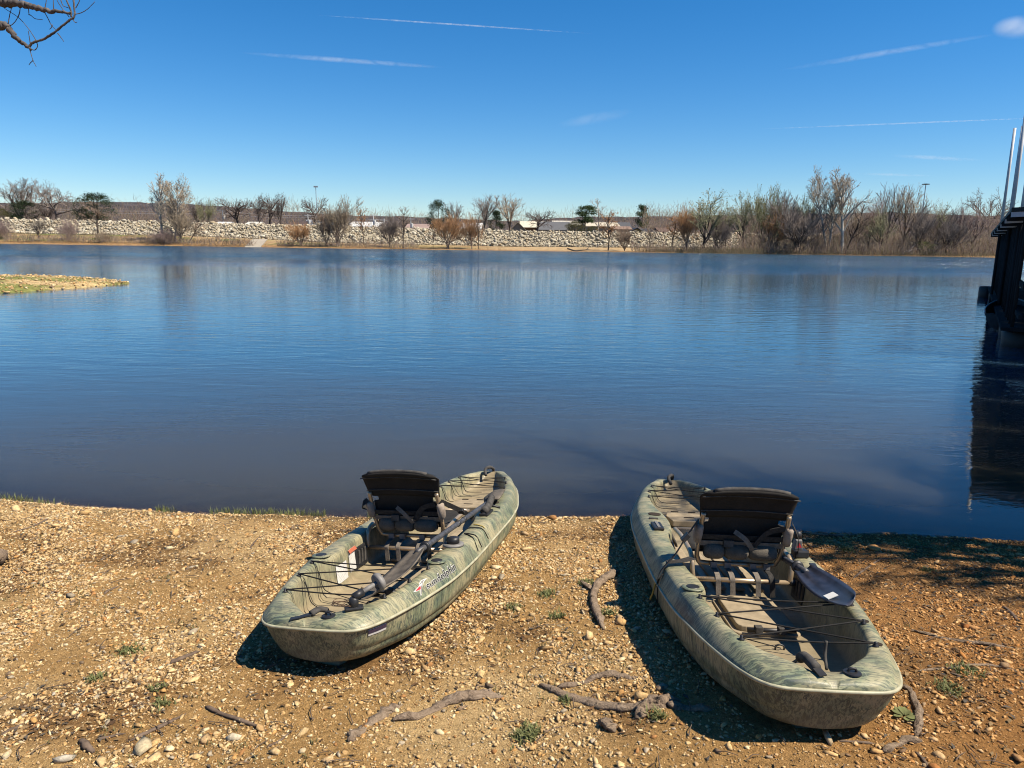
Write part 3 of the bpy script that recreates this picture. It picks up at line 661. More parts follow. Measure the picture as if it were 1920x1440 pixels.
TREES = [
 # (name, template, label, category, x, top y, depth, width px, group, lean)
 ('bare_tree', 'elm', 'broad bare tree left of the round oak behind the levee', 'tree', 45, 334, 166, 105, BACK),
 ('oak_tree', 'oak', 'round bare oak behind the left end of the levee', 'tree', 110, 337, 160, 96, BACK),
 ('cedar_bush', 'holly', 'dark green evergreen bush left of the round oak', 'bush', 52, 377, 156, 46, BACK),
 ('olive_bush', 'olive_bush', 'yellow-green bush at the left end of the levee crest', 'bush', 4, 391, 154, 30, BACK),
 ('bare_tree', 'elm_dark', 'low dark bare tree at the foot of the round oak', 'tree', 92, 384, 157, 60, BACK),
 ('evergreen_tree', 'holly', 'tall dark evergreen behind the levee, right of the round oak', 'tree', 187, 363, 150, 62, BACK),
 ('bare_tree', 'sapling', 'grey bare tree on the shore in front of the tall evergreen', 'tree', 184, 376, 134, 44, NEARS),
 ('shrub', 'shrub', 'reddish brown shrub on the grassy shore below the round oak', 'shrub', 131, 410, 128, 34, NEARS),
 ('bare_tree', 'elm_dark', 'small crooked dark tree at the waterline far left', 'tree', 71, 408, 126, 34, NEARS),
 ('shrub', 'shrub', 'mauve shrub at the left edge of the far waterline', 'shrub', 2, 410, 128, 40, NEARS),
 ('shrub', 'shrub_buff', 'low grey shrub at the waterline under the tall evergreen', 'shrub', 190, 432, 126, 34, NEARS),
 ('sycamore_tree', 'sycamore', 'tall pale sycamore, left one of the pair on the far shore', 'tree', 303, 326, 128, 56, NEARS),
 ('sycamore_tree', 'sycamore_twin', 'tall pale sycamore with twin stems beside the left sycamore', 'tree', 326, 329, 127, 60, NEARS),
 ('bare_tree', 'willow_buff', 'low buff multi-stemmed tree under the sycamores', 'tree', 338, 380, 127, 60, NEARS),
 ('bare_tree', 'sapling', 'dark leaning bare stem right of the sycamores', 'tree', 352, 402, 127, 30, NEARS, .6),
 ('shrub', 'shrub', 'low mauve brush at the feet of the sycamores', 'shrub', 310, 428, 126, 52, NEARS),
 ('bare_tree', 'elm_dark', 'bare tree just right of the sycamores behind the levee', 'tree', 372, 372, 165, 44, BACK),
 ('budding_tree', 'bud_green', 'small light green budding tree behind the levee near the sycamores', 'tree', 390, 375, 162, 34, BACK),
 ('bare_tree', 'oak_dark', 'dark spreading tree standing alone behind the levee', 'tree', 449, 371, 158, 62, BACK),
 ('bare_tree', 'elm_dark', 'left tree of the dark trio behind the levee', 'tree', 487, 367, 158, 30, BACK),
 ('bare_tree', 'oak_dark', 'middle tree of the dark trio behind the levee', 'tree', 506, 361, 159, 40, BACK),
 ('bare_tree', 'elm_dark', 'right tree of the dark trio behind the levee', 'tree', 527, 361, 158, 32, BACK),
 ('bare_tree', 'oak_dark', 'dark round tree behind the grey gable roof', 'tree', 588, 368, 172, 42, BACK),
 ('bare_tree', 'rust', 'low crooked tree with rusty twigs at the waterline beside the boat ramp', 'tree', 566, 416, 126, 56, NEARS),
 ('bare_tree', 'willow_buff', 'tall buff many-stemmed tree at the waterline in front of the grey roof', 'tree', 632, 368, 127, 72, NEARS),
 ('bare_tree', 'willow', 'thin brown stems left of the buff many-stemmed tree', 'tree', 612, 392, 127, 40, NEARS),
 ('young_tree', 'rust_thin', 'slim rusty young tree in front of the white roof', 'tree', 682, 388, 130, 24, NEARS),
 ('bare_tree', 'willow_dark', 'olive bare tree with forked base by the dirt track', 'tree', 731, 398, 128, 44, NEARS),
 ('young_tree', 'sapling', 'thin upright tree right of the olive forked tree', 'tree', 756, 387, 126, 28, NEARS),
 ('young_tree', 'sapling', 'short dark stem left of the orange willow', 'tree', 812, 428, 126, 10, NEARS),
 ('evergreen_tree', 'holly', 'dark evergreen rising behind the orange willow', 'tree', 822, 376, 156, 34, BACK),
 ('willow_tree', 'rust', 'wide orange willow with several stems at the waterline', 'tree', 838, 400, 126, 66, NEARS),
 ('bare_tree', 'elm', 'grey bare tree behind the orange willow', 'tree', 852, 378, 160, 40, BACK),
 ('willow_tree', 'rust', 'brown-orange small willow right of the wide orange willow', 'tree', 884, 402, 126, 46, NEARS),
 ('young_tree', 'sapling', 'thin straight stem beside the small willow', 'tree', 897, 395, 126, 18, NEARS),
 ('bare_tree', 'elm', 'left tree of the tall grey pair behind the middle of the levee', 'tree', 908, 364, 158, 60, BACK),
 ('bare_tree', 'elm_buff', 'right tree of the tall grey pair behind the middle of the levee', 'tree', 956, 364, 158, 62, BACK),
 ('cedar_tree', 'cedar', 'dark cone-shaped cedar below the tall grey pair', 'tree', 930, 396, 154, 28, BACK),
 ('bare_tree', 'oak_dark', 'low dark spreading tree in front of the pale roofs', 'tree', 1006, 394, 156, 52, BACK),
 ('pine_tree', 'pine', 'green pine with a round top behind the levee', 'tree', 1096, 386, 158, 36, BACK),
 ('sycamore_tree', 'sapling_pale', 'slim white-barked tree right of the round-topped pine', 'tree', 1121, 372, 162, 30, BACK),
 ('pine_tree', 'pine', 'thin small pine standing alone right of the white-barked tree', 'tree', 1203, 385, 180, 22, BACK),
 ('olive_bush', 'olive_bush', 'olive bush on the levee crest left of the pine', 'bush', 1078, 415, 152, 30, BACK),
 ('olive_bush', 'olive_bush', 'small olive bush on the levee crest right of the pine', 'bush', 1112, 424, 152, 18, BACK),
 ('willow_tree', 'rust_thin', 'upright rust-orange tree by the sandy track', 'tree', 1141, 395, 128, 36, NEARS),
 ('shrub', 'willow', 'thin brown shrub right of the rust-orange tree', 'shrub', 1172, 424, 127, 44, NEARS),
 ('young_tree', 'sapling', 'short dark stem in the dry grass', 'tree', 1218, 424, 126, 22, NEARS),
 ('bare_tree', 'rust_thin', 'small rusty tree at the left edge of the right wood', 'tree', 1262, 404, 130, 34, WOOD),
 ('bare_tree', 'rust', 'rusty brown tree with a dark trunk at the left edge of the right wood', 'tree', 1289, 384, 128, 52, WOOD),
 ('budding_tree', 'bud', 'pale budding tree with a leaning dark trunk', 'tree', 1318, 356, 128, 84, WOOD, .12),
 ('young_tree', 'sapling', 'slim dark stem right of the leaning budding tree', 'tree', 1342, 392, 127, 30, WOOD),
 ('budding_tree', 'bud', 'thin budding tree between the two pale green crowns', 'tree', 1362, 372, 130, 36, WOOD),
 ('bare_tree', 'willow_dark', 'dark forked tree in front of the pale levee stones', 'tree', 1351, 405, 126, 44, WOOD),
 ('budding_tree', 'bud', 'olive budding tree left of the brightest green crown', 'tree', 1395, 361, 128, 56, WOOD),
 ('budding_tree', 'bud_green', 'brightest green budding crown of the right wood', 'tree', 1424, 347, 130, 56, WOOD),
 ('bare_tree', 'elm', 'grey bare tree right of the brightest green crown', 'tree', 1458, 357, 130, 56, WOOD),
 ('bare_tree', 'rust', 'rusty thicket tree under the grey bare tree', 'tree', 1446, 398, 128, 60, WOOD),
 ('willow_tree', 'willow_dark', 'big dark willow with wide V-shaped trunks at the waterline', 'tree', 1500, 370, 126, 104, WOOD),
 ('budding_tree', 'bud_green', 'small pale green crown above the V-shaped willow', 'tree', 1508, 368, 131, 40, WOOD),
 ('sycamore_tree', 'sycamore_twin', 'tallest pale sycamore of the right wood', 'tree', 1552, 315, 127, 70, WOOD),
 ('sycamore_tree', 'sycamore', 'second tallest sycamore just right of the tallest', 'tree', 1580, 316, 126, 74, WOOD),
 ('bare_tree', 'sapling', 'dark leaning trunk right of the tall sycamores', 'tree', 1586, 376, 126, 40, WOOD, .35),
 ('bare_tree', 'elm_mauve', 'mauve bare tree right of the tall sycamores', 'tree', 1628, 365, 130, 50, WOOD),
 ('bare_tree', 'elm', 'tall grey bare tree left of the lamp mast', 'tree', 1662, 343, 132, 56, WOOD),
 ('bare_tree', 'elm_buff', 'tall buff bare tree just left of the lamp mast', 'tree', 1694, 345, 131, 60, WOOD),
 ('budding_tree', 'bud', 'low olive budding tree below the lamp mast', 'tree', 1650, 388, 127, 54, WOOD),
 ('bare_tree', 'willow_dark', 'dark leaning multi-stemmed tree under the lamp mast', 'tree', 1722, 378, 127, 60, WOOD, .18),
 ('budding_tree', 'bud', 'pale olive tree right of the lamp mast', 'tree', 1756, 380, 129, 50, WOOD),
 ('bare_tree', 'elm_mauve', 'mauve upright tree wrapped in vines', 'tree', 1793, 373, 128, 40, WOOD),
 ('bare_tree', 'willow_dark', 'dark leaning tree at the right end of the far waterline', 'tree', 1778, 396, 126, 60, WOOD, .2),
 ('bare_tree', 'elm_mauve', 'brown bare tree left of the boat dock roof', 'tree', 1824, 388, 129, 56, WOOD),
 ('oak_tree', 'oak', 'round bare oak rising behind the wood near the dock roof', 'tree', 1852, 352, 165, 84, WOOD),
 ('bare_tree', 'elm_mauve', 'bare tree hidden behind the dock posts', 'tree', 1880, 390, 130, 60, WOOD),
 ('bare_tree', 'elm_buff', 'buff bare tree at the feet of the tall sycamores', 'tree', 1606, 392, 129, 56, WOOD),
 ('green_bush', 'green_bush', 'low green bush beside the fallen white trunk', 'bush', 1732, 452, 127, 40, WOOD),
]
for T_ in TREES: put_tree(*T_)

# brush that reads as one mass
def brush(name, label, boxes, n, seed, mat, rad=.022, col=None):
    rs = np.random.RandomState(seed); segs = []
    for (px0, px1, ytop, Y0, Y1, wgt) in boxes:
        k = int(n * wgt)
        px = rs.uniform(px0, px1, k); Y = rs.uniform(Y0, Y1, k)
        X = (px - 960) / FPX * Y * .98
        z0 = far_z(X, Y); top = np.maximum(CAM_H + (446 + (px - 960) * .014 - ytop) / FPX * Y - z0, .6) * (.25 + 1.3 * (fbm(X * .22, Y * .22, 3) + .5))
        zb = z0 + top * rs.rand(k) ** 1.1
        dv = rs.normal(0, .42, (k, 3)); dv[:, 2] = np.abs(dv[:, 2]) + .55; ln = rs.uniform(.5, 1.3, k)[:, None]
        P0 = np.column_stack([X, Y, zb]); P1 = P0 + dv * ln
        segs.append((P0, P1))
    P0 = np.concatenate([s[0] for s in segs]); P1 = np.concatenate([s[1] for s in segs])
    L_ = [(a, b_, rad, rad * .6, 2) for a, b_ in zip(P0, P1)]
    V, F = prisms(L_, 3)
    c_ = np.array([(.40, .30, .24), (.35, .27, .25), (.43, .36, .25), (.46, .30, .18), (.34, .31, .19)])[rs.choice(5, len(P0), p=[.32, .3, .2, .1, .08])]
    o = link(name, mesh_np(name, V, F, mat, False, np.repeat(c_, 6, 0)))
    return tag(o, label, 'brush', kind='stuff')
M_BRUSH = vcol_mat('brush_twigs', .95, 1.5, .35, .05)
brush('thicket', 'dense brown thicket filling the wood on the right bank', [(1385, 1880, 404, 127, 142, .72), (1380, 1880, 440, 125.5, 128, .28)], 24000, 4, M_BRUSH, .016)
brush('waterline_brush', 'low dead brush and debris along the far waterline', [(0, 470, 452, 124.2, 126, .22), (515, 780, 460, 124.2, 126, .12), (1180, 1400, 458, 124.2, 127, .13), (1400, 1880, 462, 124, 127, .35)], 9000, 6, M_BRUSH, .02)
brush('scrub', 'grey-brown scrub showing above the levee crest', [(0, 560, 384, 164, 185, .42), (560, 1250, 402, 175, 215, .38), (1200, 1420, 395, 155, 175, .2)], 30000, 5, M_BRUSH, .022)
# dry grass and reeds on the far waterline
rs = np.random.RandomState(9); k = 9000
X = np.concatenate([20 + 22 * np.sqrt(rs.rand(5200)) , rs.uniform(42, 88, 3000), rs.uniform(-90, 0, 800)]); d_ = rs.uniform(.1, 3.2, k); Y = far_shore(X) + d_; z = far_z(X, Y)
hh = rs.uniform(.35, 1.1, k) * np.where(X < 0, .5, 1); dx = rs.normal(0, .12, k); w_ = .022
Q = np.stack([np.column_stack([X - w_, Y, z - .05]), np.column_stack([X + w_, Y, z - .05]), np.column_stack([X + dx, Y + rs.normal(0, .1, k), z + hh])], 1)
gc = np.array([(.50, .38, .23), (.42, .31, .18), (.36, .30, .16)])[rs.choice(3, k)]
o = link('dry_grass', mesh_np('dry_grass', Q.reshape(-1, 3), np.arange(3 * k).reshape(k, 3), vcol_mat('dry_reed', .9, 2, .3, .1), False, np.repeat(gc, 3, 0)))
tag(o, 'dry buff grass along the far waterline', 'grass', kind='stuff')
# ================================================================== buildings, poles and ramp beyond the lake
def building(label, px0, px1, py_ridge, py_eave, Y, roof_c, wall_c, depth=9., gable_front=False, name='house'):
    a = at_y(px0, py_eave, Y); b_ = at_y(px1, py_eave, Y); zr = at_y((px0 + px1) / 2, py_ridge, Y + (0 if gable_front else depth / 2))[2]
    x0, x1, ze = a[0], b_[0], (a[2] + b_[2]) / 2; zg = float(far_z(np.array([(x0 + x1) / 2]), np.array([Y]))[0]) - .3
    ze = max(ze, zg + 1.8); zr = max(zr, ze + .5)
    o = empty(name, ((x0 + x1) / 2, Y + depth / 2, zg), label, 'building', 'buildings behind the levee')
    hw = (x1 - x0) / 2; hd = depth / 2; he = ze - zg; hr = zr - zg
    w = MB()
    if gable_front:
        w.add([(-hw, -hd, 0), (hw, -hd, 0), (hw, -hd, he), (0, -hd, hr - .1), (-hw, -hd, he), (-hw, hd, 0), (hw, hd, 0), (hw, hd, he), (0, hd, hr - .1), (-hw, hd, he)], [(0, 1, 2, 3, 4), (9, 8, 7, 6, 5), (1, 6, 7, 2), (5, 0, 4, 9)])
    else:
        w.add([(-hw, -hd, 0), (hw, -hd, 0), (hw, hd, 0), (-hw, hd, 0), (-hw, -hd, he), (hw, -hd, he), (hw, hd, he), (-hw, hd, he), (-hw, 0, hr - .1), (hw, 0, hr - .1)], [(0, 1, 5, 4), (1, 2, 6, 9, 5), (2, 3, 7, 6), (3, 0, 4, 8, 7)])
    w.build('wall', simple('wall_paint', wall_c, .9, .1, 0, .15, .8), o)
    r = MB(); ov = .4; t_ = .14
    P = [(-1, he - .12), (0, hr), (1, he - .12)]
    if gable_front:
        for s in (-1, 1): r.add([(s * (hw + ov), -hd - ov, he - .15), (0, -hd - ov, hr), (0, hd + ov, hr), (s * (hw + ov), hd + ov, he - .15), (s * (hw + ov), -hd - ov, he - .15 + t_), (0, -hd - ov, hr + t_), (0, hd + ov, hr + t_), (s * (hw + ov), hd + ov, he - .15 + t_)], [(0, 1, 2, 3), (7, 6, 5, 4), (0, 4, 5, 1), (1, 5, 6, 2), (2, 6, 7, 3), (3, 7, 4, 0)])
    else:
        for s in (-1, 1): r.add([(-hw - ov, s * (hd + ov), he - .15), (-hw - ov, 0, hr), (hw + ov, 0, hr), (hw + ov, s * (hd + ov), he - .15), (-hw - ov, s * (hd + ov), he - .15 + t_), (-hw - ov, 0, hr + t_), (hw + ov, 0, hr + t_), (hw + ov, s * (hd + ov), he - .15 + t_)], [(0, 1, 2, 3), (7, 6, 5, 4), (0, 4, 5, 1), (1, 5, 6, 2), (2, 6, 7, 3), (3, 7, 4, 0)])
    r.build('roof', simple('roof_sheet', roof_c, .6, .3, 0, .12, .8), o)
    wn_ = MB(); wn_.box((hw * .35, -hd - .02, he * .55), (min(1.2, hw * .4), .06, min(1.1, he * .4))); wn_.build('window', simple('dark_pane', (.03, .035, .045), .15, .6), o)
    return o
building('long grey roofed shed behind the boat ramp end of the levee', 566, 628, 413, 425, 170, (.30, .32, .35), (.10, .08, .07), 12)
building('long white roofed shed behind the buff many-stemmed tree', 628, 705, 417, 424, 176, (.72, .72, .70), (.30, .27, .24), 14, name='shed')
building('low pinkish roofed house left of the dark evergreen', 762, 800, 421, 428, 168, (.36, .26, .22), (.26, .19, .16), 9)
building('small white roofed shed right of the orange willow', 868, 900, 419, 428, 165, (.70, .70, .68), (.4, .38, .34), 8, name='shed')
building('white trailer roof behind the levee under the dark spreading tree', 405, 425, 417, 421, 163, (.7, .7, .7), (.6, .6, .58), 5, name='shed')
building('small pale shed left of the dark trio of trees', 462, 482, 417, 421, 163, (.7, .68, .62), (.5, .48, .44), 5, name='shed')
building('tan steep roofed house right of the tall grey pair', 957, 985, 417, 433, 162, (.56, .50, .40), (.42, .38, .32), 9, True)
building('wide cream roofed building behind the steep tan roof', 978, 1022, 416, 426, 172, (.68, .62, .48), (.26, .15, .09), 12)
building('dark grey roofed house left of the pine', 1013, 1068, 417, 431, 162, (.14, .14, .145), (.09, .065, .05), 11)
building('long pale roofed building behind the dark grey roof', 1040, 1100, 415, 421, 182, (.60, .56, .48), (.4, .34, .26), 14)
building('cream walled building right of the pine', 1100, 1160, 418, 424, 168, (.62, .55, .42), (.58, .52, .38), 12)
building('dark slate roofed house right of the rust-orange tree', 1156, 1182, 418, 428, 172, (.10, .10, .105), (.45, .42, .36), 8)
building('small brown roofed house by the levee crest', 1150, 1182, 427, 434, 158, (.30, .20, .14), (.4, .35, .28), 7)
building('little gabled house with yellow front and black roof', 1186, 1202, 428, 436, 160, (.05, .05, .055), (.50, .42, .22), 8, True)
building('low dark roofed house right of the little gabled house', 1203, 1240, 430, 437, 161, (.075, .075, .08), (.3, .28, .25), 8)
building('brown roofed house at the left edge of the right wood', 1238, 1266, 428, 437, 160, (.20, .13, .10), (.32, .27, .22), 8)
building('dark brown low house right of the dark trio of trees', 541, 566, 416, 424, 168, (.10, .07, .06), (.12, .09, .08), 8)

M_POLE = simple('weathered_pole', (.30, .26, .22), .9, .2); M_STEEL = simple('galvanised_steel', (.55, .57, .60), .35, .5, .6, .12, 4); M_WIRE = simple('bright_wire', (.42, .42, .43), .5, .4); M_WHITE = simple('white_paint', (.75, .75, .73), .6, .4, 0, .08)
def far_pole(name, label, px, py_top, Y, r=.14, arms=(), mat=None, group='utility poles behind the levee', lamp=None, cat='pole'):
    p = at_y(px, py_top, Y); zg = float(far_z(np.array([p[0]]), np.array([Y]))[0]); h = p[2] - zg
    o = empty(name, (p[0], Y, zg), label, cat, group)
    MB().tube([(0, 0, -.2), (0, 0, h * .5), (0, 0, h)], [r, r * .85, r * .7], 8).build('mast', mat or M_POLE, o)
    for dz, hw in arms: MB().box((0, 0, h - dz), (hw * 2, .12, .14)).build('cross_arm', mat or M_POLE, o)
    if lamp: lamp(o, h)
    return o
def tank(o, h): MB().lathe([(.05, h - 2.2), (.26, h - 2.15), (.26, h - 1.3), (.05, h - 1.25)], (.3, 0, 0), 10).build('transformer', M_WHITE, o)
P1 = far_pole('utility_pole', 'pale utility pole with transformer left of the dark spreading tree', 417, 392, 172, .16, ((.4, 1.2),), M_STEEL, lamp=tank)
far_pole('utility_pole', 'short pale utility pole above the grey shed roof', 577, 402, 172, .16, ((.3, .8),), M_WHITE, lamp=tank)
P3 = far_pole('utility_pole', 'pale utility pole with crossarm left of the olive forked tree', 700, 402, 168, .16, ((.3, 1.0), (1.2, .8)), M_WHITE, lamp=tank)
far_pole('utility_pole', 'second pale utility pole beside the olive forked tree', 720, 410, 168, .14, ((.3, .8),), M_WHITE)
far_pole('utility_pole', 'white utility pole left of the dark evergreen', 770, 408, 168, .14, ((.3, .8),), M_WHITE, lamp=tank)
far_pole('utility_pole', 'thin pole between the slate roof and the gabled house', 1172, 412, 180, .13, ((.3, .8),), M_POLE)
far_pole('utility_pole', 'thin pale pole right of the gabled house', 1196, 420, 180, .12, ((.3, .7),), M_WHITE)
far_pole('utility_pole', 'pole at the far left above the cedar bush', 30, 386, 175, .15, ((.3, 1.0),), M_POLE)
def dish(o, h): MB().box((0, 0, h), (1.4, .5, .5)).build('antenna', M_STEEL, o)
far_pole('radio_mast', 'thin radio mast rising behind the dark round tree', 592, 350, 260, .16, (), M_STEEL, 'masts', dish, 'mast')
def flood(o, h):
    MB().lathe([(.3, h - .1), (1.5, h), (1.5, h + .25), (.3, h + .4)], (0, 0, 0), 14).build('lamp_ring', simple('dark_lamp', (.06, .06, .07), .5), o)
far_pole('lamp_mast', 'tall lamp mast with ring of floodlights above the right wood', 1736, 346, 320, .26, (), M_STEEL, 'masts', flood, 'mast')
# power lines
for k, (pts, lab) in enumerate((([(-60, 386), (30, 388), (417, 394), (580, 403), (720, 411)], 'upper pale power line strung behind the levee'), ([(-60, 390), (30, 392), (417, 399), (580, 407), (720, 414)], 'lower pale power line strung behind the levee'))):
    w = MB(); W = [at_y(px, py, 172) for px, py in pts]
    path = []
    for a, b_ in zip(W[:-1], W[1:]):
        for q in np.linspace(0, 1, 9)[:-1]: path.append(a + (b_ - a) * q - np.array([0, 0, 1.1 * 4 * q * (1 - q) * .5]))
    path.append(W[-1]); w.tube(path, .035, 4); o = w.build('power_line', M_WIRE); tag(o, lab, 'power line', 'power lines')
# concrete boat ramp
a = at_z(472, 441, 1.0); o = empty('boat_ramp', (0, 0, 0), 'pale concrete boat ramp running down to the lake', 'boat ramp')
x0, x1 = at_y(477, 452, 128)[0], at_y(506, 452, 128)[0]; M_CONC = simple('concrete', (.42, .37, .30), .9, .2, 0, .12, .7)
for k in range(6):
    y0 = 122.6 + k * 2.0; V = []
    for yy in (y0 + .04, y0 + 1.96):
        sh = -(yy - 123) * .22
        for xx in (x0 + sh, x1 + sh):
            z = max(float(far_z(np.array([x0 + sh + 2]), np.array([yy]))[0]), -.25) + .16; V += [(xx, yy, z), (xx, yy, z - .3)]
    MB().add(V, [(0, 2, 6, 4), (1, 5, 7, 3), (0, 1, 3, 2), (4, 6, 7, 5), (0, 4, 5, 1), (2, 3, 7, 6)]).build('concrete_slab', M_CONC, o)
# fallen trunks and driftwood on the far waterline
def driftwood(label, pts, r, mat, name='driftwood_log'):
    W = [at_y(px, py, Y) for px, py, Y in pts]; o = MB().tube(smooth_path(W, 4), list(np.linspace(r, r * .4, (len(W) - 1) * 4 + 1)), 6).build(name, mat, None, True); return tag(o, label, 'driftwood', 'driftwood on the far bank')
driftwood('bleached fallen trunk slanting out of the right wood', [(1690, 476, 126), (1705, 469, 126), (1715, 460, 127), (1722, 452, 128)], .2, B_PALE, 'bleached_log')
driftwood('bleached fallen branch beside the slanting white trunk', [(1700, 473, 125.6), (1712, 468, 125.8), (1728, 465, 126)], .13, B_PALE, 'bleached_log')
driftwood('dark driftwood stump by the sandy track', [(1064, 466, 124), (1078, 470, 123.4), (1092, 469, 123.4), (1100, 468, 123.6), (1104, 462, 124)], .13, B_DARK)
driftwood('low dark driftwood at the right wood waterline', [(1655, 478, 125), (1672, 479, 125), (1690, 478, 125)], .14, B_DARK)

# ================================================================== covered boat dock on the right
e_near = at_y(1895, 398, 14.0); e_far = at_y(1857, 441, 30.0)
ax = np.array([e_far[0] - e_near[0], e_far[1] - e_near[1], 0]); DL = float(np.linalg.norm(ax)); ax /= DL; ay = np.array([ax[1], -ax[0], 0.])   # ay: inward, to the right
ang = math.atan2(ax[1], ax[0])
dock = empty('boat_dock', (e_near[0], e_near[1], 0), 'dark covered boat dock with posts and sheet roof at the right edge', 'boat dock')
dock.rotation_euler = (0, 0, ang)        # local x runs outwards along the eave, local -y is inward
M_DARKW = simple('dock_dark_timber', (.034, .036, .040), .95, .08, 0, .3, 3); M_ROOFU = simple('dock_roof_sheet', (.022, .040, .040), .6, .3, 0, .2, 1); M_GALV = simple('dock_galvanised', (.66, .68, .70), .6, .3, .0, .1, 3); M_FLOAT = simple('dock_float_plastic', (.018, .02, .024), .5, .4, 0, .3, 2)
DW = 7.5; X0 = -.3; ZN, ZF = float(e_near[2]), float(e_far[2])
def eh(x): return ZN + (ZF - ZN) * x / DL
NB = 6
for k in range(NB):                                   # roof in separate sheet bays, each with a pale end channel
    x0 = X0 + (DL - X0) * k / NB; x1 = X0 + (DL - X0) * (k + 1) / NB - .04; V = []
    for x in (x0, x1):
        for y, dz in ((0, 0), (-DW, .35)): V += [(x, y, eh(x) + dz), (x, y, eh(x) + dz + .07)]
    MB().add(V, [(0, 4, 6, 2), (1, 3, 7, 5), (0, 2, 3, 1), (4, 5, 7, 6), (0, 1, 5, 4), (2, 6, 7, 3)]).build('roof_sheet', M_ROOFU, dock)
    MB().box((x0 + .05, -DW / 2, eh(x0) + .12), (.07, DW, .09), rot=np.array(Matrix.Rotation(-math.atan2(.35, DW), 3, 'X'))).build('end_channel', M_GALV, dock)
    for q in (.33, .66): MB().box((x0 + (x1 - x0) * q, -DW / 2, eh(x0) + .10), (.05, DW, .10), rot=np.array(Matrix.Rotation(-math.atan2(.35, DW), 3, 'X'))).build('rafter', M_DARKW, dock)
for k in range(5):                                    # out-of-view roof and walkway added to shade the water beside the dock
    x = -.5 - k * 1.9; MB().box((x - .93, -3.3, ZN + .22), (1.84, 3.6, .07)).build('added_shade_roof', M_ROOFU, dock); MB().box((x - .93, -3.3, .42), (1.84, 1.6, .07)).build('deck_plank', M_DARKW, dock)
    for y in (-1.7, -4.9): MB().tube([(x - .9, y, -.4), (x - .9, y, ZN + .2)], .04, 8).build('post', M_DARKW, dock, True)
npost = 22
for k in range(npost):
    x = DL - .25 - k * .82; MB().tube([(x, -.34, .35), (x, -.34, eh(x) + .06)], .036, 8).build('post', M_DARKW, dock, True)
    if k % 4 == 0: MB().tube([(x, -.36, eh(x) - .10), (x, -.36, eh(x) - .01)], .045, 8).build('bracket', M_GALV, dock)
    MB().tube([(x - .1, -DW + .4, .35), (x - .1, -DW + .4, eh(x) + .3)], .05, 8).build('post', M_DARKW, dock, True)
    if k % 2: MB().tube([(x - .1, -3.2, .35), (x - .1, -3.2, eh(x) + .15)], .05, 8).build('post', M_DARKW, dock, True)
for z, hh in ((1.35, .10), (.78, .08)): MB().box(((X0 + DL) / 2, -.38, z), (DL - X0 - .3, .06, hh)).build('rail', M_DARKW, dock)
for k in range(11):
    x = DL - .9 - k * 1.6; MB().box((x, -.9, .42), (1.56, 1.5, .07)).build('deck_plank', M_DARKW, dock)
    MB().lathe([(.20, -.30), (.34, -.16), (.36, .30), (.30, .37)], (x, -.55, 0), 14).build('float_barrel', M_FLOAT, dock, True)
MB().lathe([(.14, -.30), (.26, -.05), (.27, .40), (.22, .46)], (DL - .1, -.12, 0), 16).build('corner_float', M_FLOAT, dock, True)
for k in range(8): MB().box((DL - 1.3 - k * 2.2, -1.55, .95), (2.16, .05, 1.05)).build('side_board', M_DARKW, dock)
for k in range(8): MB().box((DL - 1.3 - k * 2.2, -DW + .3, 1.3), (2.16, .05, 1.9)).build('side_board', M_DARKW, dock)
# steel anchor poles the dock rides on
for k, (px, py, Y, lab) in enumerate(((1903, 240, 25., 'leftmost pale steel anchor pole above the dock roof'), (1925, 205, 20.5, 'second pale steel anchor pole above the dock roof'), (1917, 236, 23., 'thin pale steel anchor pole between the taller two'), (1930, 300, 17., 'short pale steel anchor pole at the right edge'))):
    top = at_y(px, py, Y); r = (.044, .046, .028, .038)[k]; o = empty('anchor_pole', (top[0], Y, -1.2), lab, 'pole', 'steel anchor poles of the dock'); MB().tube([(0, 0, 3.9), (0, 0, top[2] + 1.2)], r, 10).build('steel_tube', M_GALV, o, True); MB().tube([(0, 0, 0), (0, 0, 3.92)], r * 1.04, 10).build('shaded_foot', M_DARKW, o, True)  # foot coloured dark for the shade below the dock roof
# small boat moored under the roof
bo = empty('moored_boat', tuple(np.array([e_near[0], e_near[1], 0]) + ax * 5.0 + ay * .55), 'small dark metal boat moored under the dock roof', 'boat'); bo.rotation_euler = (0, 0, ang)
st_ = np.linspace(0, 1, 9); hb = MB(); V = []; F = []
for i, u in enumerate(st_):
    w = .62 * (1 - u ** 3.2) + .02; zr = .42 + .22 * u * u; zk = -.14 + .30 * u ** 3
    V += [(u * 3.6, -w, zr), (u * 3.6, -w * .8, (zr + zk) * .4), (u * 3.6, 0, zk), (u * 3.6, w * .8, (zr + zk) * .4), (u * 3.6, w, zr)]
for i in range(8):
    for j in range(4): F.append((i * 5 + j, i * 5 + j + 1, i * 5 + j + 6, i * 5 + j + 5))
F.append((4, 3, 2, 1, 0)); hb.add(V, F).build('hull', simple('dull_aluminium', (.10, .12, .14), .5, .5, .4), bo, True)
MB().tube([(x[0], x[1], x[2] + .01) for x in V[4::5]] , .02, 6).build('gunwale', M_STEEL, bo); MB().tube([(x[0], x[1], x[2] + .01) for x in V[0::5]], .02, 6).build('gunwale', M_STEEL, bo)
MB().box((1.2, 0, .3), (.3, 1.0, .04)).build('thwart', M_STEEL, bo)

